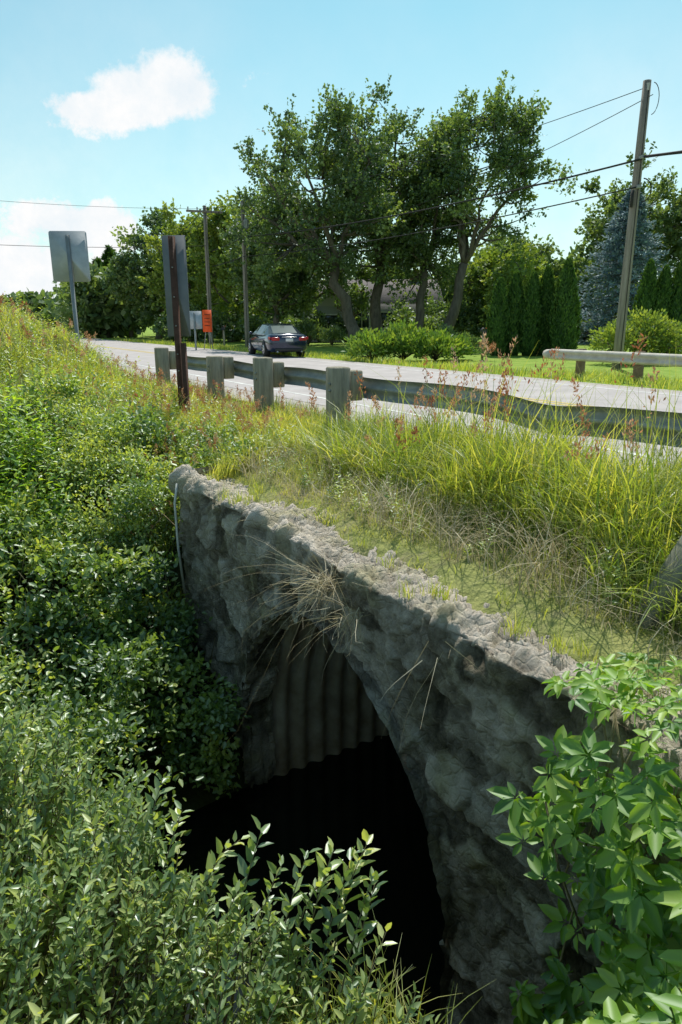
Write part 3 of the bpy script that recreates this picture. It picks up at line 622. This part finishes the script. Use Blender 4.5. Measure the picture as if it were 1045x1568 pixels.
ii=i.ravel();jj=j.ravel()
isg=((jj==0)|(jj==4))&(ii>=1)&(ii<=5)|((ii==1)&(jj>0)&(jj<4))|((ii==5)&(jj>0)&(jj<4))
body+=[(V,F[~isg],0,.5),(V,F[isg],1,.5)]
build('body',body,[paint,cglass],car,smooth=[0])
wp=[]
for x in(-1.4,1.42):
    for y in(-.84,.84):
        sg_=np.sign(y)
        wp.append(tube([(x,y-.1*sg_,.33),(x,y-.08*sg_,.33),(x,y+.09*sg_,.33),(x,y+.1*sg_,.33)],[.30,.33,.33,.30],22,0))
        wp.append(tube([(x,y+.08*sg_,.33),(x,y+.106*sg_,.33)],[.22,.2],16,1))
        for a in np.arange(5)*2*math.pi/5:
            wp.append(box((x+.12*math.cos(a),y+.112*sg_,.33+.12*math.sin(a)),(.05,.012,.05),0))
        wp.append(tube([(x,y-.15*sg_,.36),(x,y+.075*sg_,.36)],[.385,.385],22,0))
build('wheels',wp,[tire,rim],car)
det=[box((-2.40,y,.80),(.10,.36,.15),0,bev=.03) for y in(-.62,.62)]+[box((-2.25,y,.83),(.3,.06,.12),0,bev=.02) for y in(-.86,.86)]
det+=[box((-2.44,0,.76),(.02,.34,.13),1,bev=.005),box((-2.43,0,.34),(.06,1.3,.14),2,bev=.02),box((-2.44,0,.88),(.03,.7,.03),3,bev=.01)]
det+=[box((-.1,y,.985),(2.7,.01,.02),3) for y in(-.885,.885)]+[box((.85,y,1.02),(.2,.16,.13),4,bev=.04) for y in(-.98,.98)]
det+=[tube([(-2.4,y,.26),(-2.48,y,.26)],.04,8,3) for y in(-.55,.55)]
build('lights_and_trim',det,[red,plt,blk,rim,paint],car)
car.location=(-3.1,33.2,.0);car.rotation_euler=(0,0,math.radians(90+20))

# ---------------- grass
def scatter_blades(n,sr,orr,hf,wid,tb,lean=.45,minh=.08,seg=4,dens=None,ts=.22):
    s=rng.uniform(*sr,n);o=rng.uniform(*orr,n)
    if dens is not None:
        k=rng.random(n)<dens(s,o);s,o=s[k],o[k]
    n=len(s);h=hf(s,o)*rng.uniform(.4,1.3,n)+minh
    P=so(s,o,Hgt(s,o)-.02);az=rng.uniform(0,2*math.pi,n);mg=lean*rng.uniform(.2,1.7,n)
    cl=fbm(s*2.2,o*2.2,61)*12
    ln=np.stack([np.cos(az)*mg+.2*np.cos(cl),np.sin(az)*mg+.2*np.sin(cl),0*mg],-1)
    t=np.clip(tb+.7*(fbm(s*1.2,o*1.2,21)-.5)+ts*rng.normal(size=n),0,1)
    return blades(P,h,ln,wid*rng.uniform(.5,1.4,n)*(.5+.5*np.minimum(h/.4,1.5)),t,0,1,seg)
def edge_o(s): return 3.36+.44*fbm(s*1.3,s*0,55)+.30*sstep(6.2,3.6,s)
def h_emb(s,o):
    e=sstep(3.9,4.8,o)
    patch=fbm(s*1.1,o*1.3,31)
    right=sstep(6.2,2.0,s)
    return (.04+e*(.06+.55*patch**1.5)+.34*right*sstep(4.0,4.7,o)+.15*(patch>.6)*sstep(3.6,4.1,o))*(1-.45*sstep(6.8,8.5,s))
de=lambda s,o:(o>edge_o(s))*(.15+.85*sstep(.05,.6,o-edge_o(s)))
P_=[scatter_blades(26000,(-1.5,9.5),(3.45,5.9),h_emb,.0115,.55,dens=de),
    scatter_blades(38000,(-1.5,9.5),(3.45,5.2),lambda s,o:.01+.06*vn(s*2,o*2,5),.007,.80,.7,.03,3,ts=.14,dens=lambda s,o:(o>edge_o(s)-.06)*sstep(.2,.5,vn(s*3,o*3,91)+.5*sstep(.1,.6,o-edge_o(s)))),
    scatter_blades(9000,(-2.,5.2),(4.4,5.78),lambda s,o:.35+.75*fbm(s*2.2,o*2.2,6)**1.3,.015,.55,.6),
    scatter_blades(1300,(-2.,6.5),(4.6,5.78),lambda s,o:.95+.35*vn(s*1.4,o*1.6,6),.010,.6,.45),
    scatter_blades(2600,(-.8,3.0),(4.0,4.6),lambda s,o:.3+.35*vn(s*2,o*2,6),.012,.5,.7),
    scatter_blades(2600,(5.8,9.5),(4.9,5.6),lambda s,o:.12+.25*vn(s*2,o*2,6),.012,.5,.6),
    scatter_blades(4800,(4.2,8.0),(4.4,5.8),lambda s,o:.25+.6*fbm(s*2,o*2,6),.013,.5,.65),
    scatter_blades(30000,(8.4,16),(2.6,5.8),lambda s,o:.16+.3*fbm(s*.8,o,7),.015,.70),
    scatter_blades(1500,(1,8.6),(5.9,6.7),lambda s,o:.05+.12*vn(s*3,o*3,7),.01,.6,dens=lambda s,o:sstep(.45,.7,vn(s*2,o*3,3)))]
g=np.random.default_rng(17)
for q_ in range(40):
    s_=g.uniform(.6,8.4);o_=g.uniform(3.06,3.75);k=g.integers(6,34)
    Pt=so(s_+g.normal(size=k)*.05,o_+g.normal(size=k)*.04,-.47);az=g.uniform(0,6.28,k);mg=g.uniform(.2,.9,k)
    P_.append(blades(Pt,g.uniform(.06,.24,k),np.stack([np.cos(az)*mg,np.sin(az)*mg,0*mg],-1),.007,g.uniform(.4,.9,k),0,1,4))
build('tall_grass',P_,[M['grass']])
P_=[scatter_blades(50000,(12,34),(-9,5.3),lambda s,o:.28+.34*fbm(s*.7,o*.7,7),.022,.7,.5,seg=3),
    scatter_blades(9000,(34,70),(-12,5.2),lambda s,o:.35+.3*fbm(s*.4,o*.4,7),.05,.6,.5,seg=3)]
build('meadow_grass',P_,[M['grass']])
P_=[scatter_blades(7000,(15,60),(15.5,17.2),lambda s,o:.12+.2*fbm(s*.5,o*.5,7),.03,.6,.4,seg=3),scatter_blades(9000,(-12,15),(15.5,18.5),lambda s,o:.08+.2*fbm(s*.5,o*.5,8),.025,.6,.4,seg=3)]
build('verge_grass',P_,[M['grass']])
P_=[scatter_blades(8000,(-1.5,9),(3.7,5.7),lambda s,o:.10+.45*vn(s*1.5,o*1.5,6),.007,.5,1.0),
    scatter_blades(8000,(9,26),(-5,5),lambda s,o:.35+.35*vn(s,o,6),.011,.5,.6,seg=3)]
def tuft(c,n,L_,spread,down,seed,w=.006):
    g=np.random.default_rng(seed);P=np.array(c)+g.normal(size=(n,3))*np.array([.07,.05,.04])
    d=nrm(g.normal(size=(n,3))*spread+down);u=np.linspace(0,1,6)
    Ls=L_*g.uniform(.25,1.2,n)**1.2;side=nrm(np.cross(d,g.normal(size=(n,3))))
    dr=g.uniform(.0,.6,n);kx=g.normal(size=(n,3))*.22
    C=P[:,None]+d[:,None]*(Ls[:,None]*u)[...,None]-UP*((dr*Ls)[:,None]*u**2.2)[...,None]+kx[:,None]*(Ls[:,None]*u**2*np.sin(u*3)[None])[...,None]
    ww=w*(1-u*.8)/2
    V=np.stack([C-side[:,None]*ww[None,:,None],C+side[:,None]*ww[None,:,None]],2).reshape(-1,3)
    b=(np.arange(n)*12)[:,None,None];j=(np.arange(5)*2)[None,:,None]
    F=(b+j+np.array([0,1,3,2])[None,None]).reshape(-1,4);return (V,F,0,np.repeat(np.clip(.45+.28*g.normal(size=n),0,1),12))
P_+=[tuft(so(4.75,2.90,-.60),130,.52,.95,-N3*.7+D3*.2,5,.007),tuft(so(4.40,2.90,-.78),70,.42,.9,-N3*.6-UP*.2,6,.007),tuft(so(5.0,2.90,-.6),24,.9,.35,-N3*.5+D3*.9+UP*.05,7,.006),
     tuft(so(4.9,2.9,-.75),14,1.0,.3,-N3*.6+D3*.6-UP*.6,12,.006),
     tuft(so(3.3,2.92,-.62),6,.6,.4,-N3*.5-UP*.6,8),tuft(so(1.9,3.3,-.40),45,.4,.7,UP*.2-D3*.2,9),tuft(so(1.7,4.3,-.25),200,.5,.8,UP*.6-N3*.2,10,.008),
     tuft(so(6.6,3.1,-.5),25,.25,.9,-N3*.4,11),tuft(so(3.0,4.1,-.38),60,.35,.8,UP*.5-N3*.3,13)]
build('dry_grass',P_,[M['straw']])
def seedheads(pts,hs_,seed,sc=1.):
    g=np.random.default_rng(seed);parts=[]
    n=len(pts);az=g.uniform(0,6.28,n);mg=g.uniform(.05,.35,n);ln=np.stack([np.cos(az)*mg,np.sin(az)*mg,0*mg],-1)
    parts.append(blades(pts,hs_,ln,.006*sc,g.uniform(.3,.9,n),1,1,4))
    k=40;u=g.uniform(.76,1.0,(n,k));azv=nrm(ln)
    hz=u-.35*mg[:,None]*u**3
    C=pts[:,None]+UP*(hs_[:,None]*hz)[...,None]+azv[:,None]*(hs_[:,None]*mg[:,None]*u**2)[...,None]
    C+=g.normal(size=C.shape)*np.array([.012,.012,.012])*sc*(1.6-5.*(u-.76))[...,None].clip(.3,2)
    P=C.reshape(-1,3);nn=len(P)
    parts.append(leaves(P,nrm(UP+g.normal(size=(nn,3))*.5),g.normal(size=(nn,3)),.026*sc,.009*sc,np.repeat(g.uniform(0,.9,n),k),0,False))
    return parts
g=np.random.default_rng(77)
s=g.uniform(-1.,7.5,120);o=g.uniform(4.3,5.7,120);p1=seedheads(so(s,o,Hgt(s,o)),g.uniform(.8,1.9,120)*(1-.25*sstep(4,7,s)),1,1.7)
s=g.uniform(8.8,13,300);o=g.uniform(2.0,5.3,300);p2_=seedheads(so(s,o,Hgt(s,o)),g.uniform(.35,.8,300),2,1.2)
s=g.uniform(12,26,600);o=g.uniform(-4,5,600);p3=seedheads(so(s,o,Hgt(s,o)),g.uniform(.45,.85,600),3,1.7)
build('seed_head_weeds',p1+p2_+p3,[M['seed'],M['grass']])

def weeds(n,sr,orr,hr,ll,tb,seed,kk=16,mat=0,filt=None):
    g=np.random.default_rng(seed);s=g.uniform(*sr,n);o=g.uniform(*orr,n)
    if filt is not None: k=filt(s,o);s=s[k];o=o[k];n=len(s)
    B=so(s,o,Hgt(s,o));h=g.uniform(*hr,n)
    az=g.uniform(0,6.28,n);ln=np.stack([np.cos(az),np.sin(az),0*az],-1)*g.uniform(.05,.25,(n,1))
    u=np.tile(np.linspace(.2,1,kk),(n,1));C=B[:,None]+UP*(h[:,None]*u)[...,None]+ln[:,None]*(h[:,None]*u**2)[...,None]
    a=(az[:,None]+np.arange(kk)*2.4);dd=np.stack([np.cos(a),np.sin(a),.35+0*a],-1)
    P=C.reshape(-1,3);dd=nrm(dd.reshape(-1,3)+g.normal(size=P.shape)*.2)
    Lf=(ll*g.uniform(.7,1.25,(n,kk))*(1.15-.5*u)).ravel()
    t=np.repeat(np.clip(tb+.18*g.normal(size=n),0,1),kk)
    out=[leaves(P,dd,UP+g.normal(size=P.shape)*.25,Lf,Lf*.36,t,0,True)]
    out.append(blades(B,h,ln,.008,.3,1,1,3));return out
bw=weeds(420,(-1,9),(3.8,5.6),(.08,.4),.065,.6,5,filt=lambda s,o:(fbm(s*1.2,o*1.2,88)>.5)&(o>edge_o(s)+.1))+weeds(120,(8.4,10.5),(2.6,4.6),(.3,.75),.08,.5,6)+weeds(900,(10.5,16),(-2.5,4.2),(.4,.9),.085,.6,8)+weeds(1000,(15,28),(-6,4.6),(.35,.75),.12,.65,9)
build('roadside_weeds',bw,[M['leaf_bank'],M['grass']])

# ---------------- left bank bushes
def clumps(cs,rs,nper,ll,seed,tbase=.5,asp=.5,tsd=.24):
    g=np.random.default_rng(seed);k=len(cs);ci=np.repeat(np.arange(k),nper);n=len(ci)
    v=nrm(g.normal(size=(n,3)));v[:,2]=np.where(v[:,2]<-.35,-v[:,2],v[:,2])
    wob=1+.3*np.sin(v[:,0]*5+ci)+.25*np.sin(v[:,1]*7+ci*2)
    P=cs[ci]+v*(rs[ci]*wob*g.uniform(.55,1.2,n))[:,None]*np.array([1,1,.85])
    P+=.04*g.normal(size=P.shape)
    d=nrm(v*.6+g.normal(size=(n,3))*.6+UP*.05);nn=nrm(v*.5+UP*.8+g.normal(size=(n,3))*.45)
    Lf=ll*g.uniform(.6,1.3,n)
    t=np.clip(tbase+tsd*g.normal(size=k)[ci]+.5*(fbm(cs[ci,0]*.8,cs[ci,1]*.8,5)-.5)+.08*g.normal(size=n),0,1)
    return leaves(P,d,nn,Lf,Lf*asp,t,0,True,.15)
g=np.random.default_rng(91)
n=640;s=g.uniform(7.0,12.5,n);o=g.uniform(-3.0,3.3,n)
k=~((s<8.9)&(o>2.75));k&=~((s<7.9)&(o>1.9));s,o=s[k],o[k]
r=g.uniform(.16,.42,len(s));hh=g.uniform(.0,.7,len(s))*(.4+1.1*vn(s*.8,o*.8,44))
cs=so(s,o,Hgt(s,o)+r*.4+hh)
ll_=np.where(vn(s*.9,o*.9,66)>.5,1,0).astype(bool)
pb=[clumps(cs[ll_],r[ll_],180,.092,1,.52,.5),clumps(cs[~ll_],r[~ll_],250,.060,11,.58,.5)]
n=90;s=g.uniform(8.7,11,n);o=g.uniform(2.2,4.2,n);r=g.uniform(.12,.28,n);pb.append(clumps(so(s,o,Hgt(s,o)+r*.5),r,200,.06,2,.6))
n=44;s=g.uniform(7.0,8.3,n);o=g.uniform(1.3,2.75,n);r=g.uniform(.15,.3,n);pb.append(clumps(so(s,o,-3.1+g.uniform(0,2.1,n)*(s-6.7)/1.6),r,150,.08,3,.35,.6))
n=22;s=g.uniform(6.5,7.3,n);o=g.uniform(2.1,2.75,n);r=g.uniform(.12,.26,n);pb.append(clumps(so(s,o,-3.7+g.uniform(0,.9,n)),r,110,.08,13,.3,.6))
n=110;s=g.uniform(4.9,7.2,n);o=g.uniform(-2.5,1.75,n)-.25*(7.2-s);r=g.uniform(.18,.38,n)
pb.append(clumps(so(s,o,-3.3+g.uniform(0,.9,n)*(1+.25*(s-5))),r,170,.08,4,.35,.5))  # clumps over the stream tinted darker, ravine shade put into leaf colour
stm=[]
for q_ in range(160):
    a=g.uniform(7.6,12);b=g.uniform(-2,3);z=float(Hgt(a,b));A=so(a,b,z);stm.append(tube([A,A+np.array([g.normal()*.15,g.normal()*.15,.4]),A+np.array([g.normal()*.3,g.normal()*.3,.85])],[.014,.01,.005],4,1))
for q_ in range(70):
    a=g.uniform(4.9,7);b=g.uniform(-2,1.3);A=so(a,b,-4.1);stm.append(tube([A,A+np.array([g.normal()*.15,g.normal()*.15,.6]),A+np.array([g.normal()*.3,g.normal()*.3,1.2])],[.014,.01,.005],4,1))
build('bank_shrubs',pb+stm,[M['leaf_bank'],M['stem']])
bw=weeds(130,(9.4,11.6),(-.4,1.8),(.7,1.6),.16,.75,15,18)+weeds(70,(8.4,10.0),(-1.2,.8),(.6,1.2),.13,.65,16,16)
build('broadleaf_weeds',bw,[M['leaf_vine'],M['grass']])

# ---------------- near shrubs
def shrub(tips,roots,kk,ll,seed,tb=.5,asp=.36,u0=.3,patch=None):
    g=np.random.default_rng(seed);n=len(tips);u=np.linspace(0,1,7)
    mid=(tips*.45+roots*.55)+g.normal(size=(n,3))*.07;mid[:,2]+=.25*(tips[:,2]-roots[:,2])
    def bz(u_): 
        u_=u_[...,None];return (1-u_)**2*roots[:,None]+2*u_*(1-u_)*mid[:,None]+u_**2*tips[:,None]
    C=bz(np.tile(u,(n,1)));parts=[]
    for i in range(n): parts.append(tube(C[i],np.linspace(.006,.002,7),4,1,cap=False))
    uu=np.tile(np.linspace(u0,1,kk),(n,1))+g.normal(size=(n,kk))*.004;uu=np.clip(uu,0,1)
    P=bz(uu).reshape(-1,3);T_=nrm(bz(np.clip(uu+.02,0,1.02))-bz(uu-.02)).reshape(-1,3)
    a=np.tile(np.arange(kk)*2.4,(n,1)).ravel()+np.repeat(g.uniform(0,6,n),kk)
    ref=nrm(np.cross(T_,np.array([.3,.2,.9])));rb=np.cross(T_,ref)
    d=nrm(T_*.65+(ref*np.cos(a)[:,None]+rb*np.sin(a)[:,None])*.85+UP*.12+g.normal(size=P.shape)*.15)
    sz=g.uniform(.7,1.3,n)
    Lf=ll*np.repeat(sz,kk)*g.uniform(.65,1.2,len(P))*(1.15-.55*np.abs(uu.ravel()-.6)/.4*.6)
    tt=tb+.22*g.normal(size=n)+(0 if patch is None else patch)
    t=np.clip(np.repeat(tt,kk)+.10*g.normal(size=len(P)),0,1)
    nn=nrm(UP*.9+T_*.2+g.normal(size=P.shape)*.35)
    parts.append(leaves(P+d*.006,d,nn,Lf,Lf*asp,t,0,True,.16));return parts
g=np.random.default_rng(101)
n=1900;s=g.uniform(1.2,4.9,n);orid=1.66-(s-1.75)*.47;o=orid-g.uniform(0,1,n)**1.0*2.6
ztop=np.interp(s,[.9,1.7,2.6,3.4,4.6],[-1.60,-1.48,-1.30,-1.0,-.5])+.34*(fbm(s*2,o*2,71)-.5)*2-.2*g.random(n)
tips=so(s,o,ztop)
dist=np.linalg.norm(tips-np.array([0,0,1.6]),axis=1);k=dist>2.35;tips=tips[k];s=s[k];o=o[k]
roots=so(s+g.normal(size=len(s))*.2+.1,o-.25+g.normal(size=len(s))*.15,0);roots[:,2]=np.maximum(Hgt(s,o),tips[:,2]-1.1)
ps_=shrub(tips,roots,30,.068,1,.54,.40,patch=.7*(fbm(s*1.6,o*1.6,33)-.5))
sp=np.array([(2.82,1.29,-1.05),(2.9,1.2,-1.12),(2.7,1.35,-1.2),(2.38,1.68,-.98),(2.42,1.62,-1.05),(2.3,1.66,-1.12),(2.35,1.72,-1.2),(2.5,1.55,-1.05),(2.5,1.5,-1.2),(2.1,1.60,-1.25),(3.15,.97,-1.0),(3.4,.95,-.95),(2.6,1.45,-1.1)])
tp=so(sp[:,0],sp[:,1],sp[:,2]);rt=so(sp[:,0]-.15,sp[:,1]-.35,sp[:,2]-.75)
ps_+=shrub(tp,rt,26,.085,2,.5,.42,.25)
build('willow_shrub',ps_,[M['leaf_willow'],M['stem']],smooth=False)
n=1500;s=g.uniform(1.2,2.3,n);o=g.uniform(.6,1.7,n);P=so(s,o,np.maximum(Hgt(s,o),-2.0))
az=g.uniform(0,6.28,n);ln=np.stack([np.cos(az),np.sin(az),0*az],-1)*g.uniform(.2,.9,(n,1))
k=(s>1.5)|(o>1.2)
build('bank_grass',[blades(P[k],g.uniform(.2,.6,n)[k],ln[k],.009,np.clip(.6+.2*g.normal(size=n),0,1)[k],0,1,5)],[M['grass']])

# ---------------- creeper
def creeper(C,nv,size,seed,tb=.5,dn=.5):
    g=np.random.default_rng(seed);n=len(C)
    nv=nrm(nv+g.normal(size=(n,3))*.25)
    down=nrm(-UP*dn+g.normal(size=(n,3))*.5);down=nrm(down-nv*np.sum(down*nv,1,keepdims=True));side=np.cross(nv,down)
    parts=[];tn_=np.clip(tb+.26*g.normal(size=n),0,1);sz=size*g.uniform(.45,1.15,n)
    for a,sc_ in((0,1.1),(.95,.95),(-.95,.95),(1.85,.7),(-1.85,.7)):
        aa=a+g.normal(size=n)*.08
        d=down*np.cos(aa)[:,None]+side*np.sin(aa)[:,None]-nv*.18+g.normal(size=(n,3))*.06
        Lf=sz*sc_*g.uniform(.85,1.15,n)
        parts.append(leaves(C+d*.012,d,nv+g.normal(size=(n,3))*.16,Lf,Lf*.46,tn_,0,True,.22))
    E=C-nv*.07+UP*.08+g.normal(size=(n,3))*.03;w=side*.0025
    parts.append((np.stack([C-w,C+w,E+w,E-w],1).reshape(-1,3),(np.arange(n)*4)[:,None]+np.array([[0,1,2,3]]),0,.4))
    return parts
g=np.random.default_rng(111)
n=950;s=g.uniform(-.5,2.4,n);z=g.uniform(-3.0,-.38,n)
lim=2.08+.22*np.sin(z*5)+.15*np.sin(z*11+1)-.2*sstep(-.75,-.35,z)-.32*sstep(-1.5,-2.3,z)
k=s<lim;s,z=s[k],z[k];o=2.88-g.uniform(0,.35,len(s))-.35*sstep(1.8,.3,s)*g.uniform(.3,1,len(s))
C=so(s,o,z);nv=np.tile(-N3*.5+UP*.65-D3*.1,(len(s),1))
pc=creeper(C,nv,.145,1,.5)
n=300;s=g.uniform(-.3,1.45,n);o=g.uniform(1.7,2.7,n);z=np.maximum(Hgt(s,o)+.15,-2.4)+g.uniform(0,.3,n)
C=so(s,o,z);k=np.linalg.norm(C-np.array([0,0,1.6]),axis=1)>2.2;pc+=creeper(C[k],np.tile(UP*.8-N3*.3,(k.sum(),1)),.13,2,.6)
n=300;s=g.uniform(-.5,2.25,n);o=g.uniform(2.7,3.5,n);z=-.36+g.uniform(-.03,.30,n)*sstep(2.5,1.2,s);pc+=creeper(so(s,o,z),np.tile(UP-N3*.3,(n,1)),.11,3,.6)
for q_ in range(14):
    a=g.uniform(.2,2.0);pts=[so(a,2.9,-.35)];
    for _ in range(7): pts.append(pts[-1]+np.array([g.normal()*.08,g.normal()*.08,-.3]))
    pc.append(tube(pts,.007,4,1))
build('virginia_creeper',pc,[M['leaf_vine'],M['stem']])

# ---------------- world, sun, camera
E=math.radians(57);PHI=math.radians(10)
w=bpy.data.worlds.new('World');bpy.context.scene.world=w;w.use_nodes=True;nt=w.node_tree;N=nt.nodes;L=nt.links;N.clear()
sky=N.new('ShaderNodeTexSky');sky.sky_type='NISHITA';sky.sun_disc=False;sky.sun_elevation=E;sky.sun_rotation=PHI;sky.air_density=1.;sky.dust_density=.8;sky.ozone_density=1.5
tint_=N.new('ShaderNodeMix');tint_.data_type='RGBA';tint_.blend_type='MULTIPLY';tint_.inputs[0].default_value=1;L.new(sky.outputs[0],tint_.inputs[6]);tint_.inputs[7].default_value=(.76,1.14,.94,1)
bg=N.new('ShaderNodeBackground');bg.inputs[1].default_value=.14;L.new(tint_.outputs[2],bg.inputs[0])
tc=N.new('ShaderNodeTexCoord');sp_=N.new('ShaderNodeSeparateXYZ');L.new(tc.outputs['Generated'],sp_.inputs[0])
def mth(op,a,b=None,c=None):
    m=N.new('ShaderNodeMath');m.operation=op
    for i,v in enumerate((a,b,c)):
        if v is None: continue
        if isinstance(v,(int,float)): m.inputs[i].default_value=v
        else: L.new(v,m.inputs[i])
    return m.outputs[0]
az=mth('ARCTAN2',sp_.outputs[0],sp_.outputs[1]);el=mth('ARCSINE',sp_.outputs[2])
nz1=N.new('ShaderNodeTexNoise');nz1.inputs['Scale'].default_value=13;nz1.inputs['Detail'].default_value=11;nz1.inputs['Roughness'].default_value=.68;L.new(tc.outputs['Generated'],nz1.inputs[0])
nn=mth('SUBTRACT',nz1.outputs[0],.5)
def blob(a0,e0,ra,re,k=2.4,tilt=0.):
    x=mth('DIVIDE',mth('SUBTRACT',az,a0),ra)
    y=mth('DIVIDE',mth('SUBTRACT',mth('SUBTRACT',el,e0),mth('MULTIPLY',mth('SUBTRACT',az,a0),tilt)),re)
    d=mth('SQRT',mth('ADD',mth('MULTIPLY',x,x),mth('MULTIPLY',y,y)))
    return mth('ADD',mth('SUBTRACT',1.,d),mth('MULTIPLY',nn,k))
bl=[blob(-.255,.258,.15,.036,1.8,.22),blob(-.215,.276,.085,.048,1.5),blob(-.255,.268,.075,.040,1.4),blob(-.31,.246,.09,.026,1.8),blob(-.34,.115,.12,.04),blob(-.47,.055,.20,.07,2.0),blob(-.75,.1,.3,.08),blob(.9,.3,.3,.1),blob(-1.2,.4,.3,.1),blob(1.5,.15,.5,.06)]
mx_=bl[0]
for b in bl[1:]: mx_=mth('MAXIMUM',mx_,b)
mr=N.new('ShaderNodeMapRange');mr.interpolation_type='SMOOTHSTEP';mr.inputs[1].default_value=.0;mr.inputs[2].default_value=.45;L.new(mx_,mr.inputs[0])
nz2=N.new('ShaderNodeTexNoise');nz2.inputs['Scale'].default_value=2.2;nz2.inputs['Detail'].default_value=7;L.new(tc.outputs['Generated'],nz2.inputs[0])
thin=N.new('ShaderNodeMapRange');thin.inputs[1].default_value=.45;thin.inputs[2].default_value=.8;thin.inputs[4].default_value=.3;L.new(nz2.outputs[0],thin.inputs[0])
hz=N.new('ShaderNodeMapRange');hz.inputs[1].default_value=.36;hz.inputs[2].default_value=0.;hz.inputs[3].default_value=0;hz.inputs[4].default_value=.6;L.new(el,hz.inputs[0])
fac=mth('MINIMUM',mth('MAXIMUM',mr.outputs[0],mth('ADD',thin.outputs[0],hz.outputs[0])),1.)
cr=ramp(N,[(.3,(.80,.89,.95)),(.6,(1,1,1))]);L.new(nz1.outputs[0],cr.inputs[0])
cb=N.new('ShaderNodeBackground');cb.inputs[1].default_value=1.0;L.new(cr.outputs[0],cb.inputs[0])
ms=N.new('ShaderNodeMixShader');L.new(fac,ms.inputs[0]);L.new(bg.outputs[0],ms.inputs[1]);L.new(cb.outputs[0],ms.inputs[2])
ow=N.new('ShaderNodeOutputWorld');L.new(ms.outputs[0],ow.inputs[0])
sd=bpy.data.lights.new('sun','SUN');sd.energy=5;sd.angle=math.radians(.5);sd.color=(1,.95,.86)
so_=bpy.data.objects.new('sun',sd);bpy.context.scene.collection.objects.link(so_)
v=Vector((math.sin(PHI)*math.cos(E),math.cos(PHI)*math.cos(E),math.sin(E)));so_.rotation_euler=v.to_track_quat('Z','Y').to_euler()
cd=bpy.data.cameras.new('camera');cam=bpy.data.objects.new('camera',cd);bpy.context.scene.collection.objects.link(cam)
cam.location=(0,0,1.6);cam.rotation_euler=(math.radians(90-15.7),0,0);cd.sensor_fit='VERTICAL';cd.sensor_height=36;cd.lens=24;cd.clip_start=.05;cd.clip_end=4000
sc_=bpy.context.scene;sc_.camera=cam
sc_.view_settings.view_transform='Standard';sc_.view_settings.look='None';sc_.view_settings.exposure=0
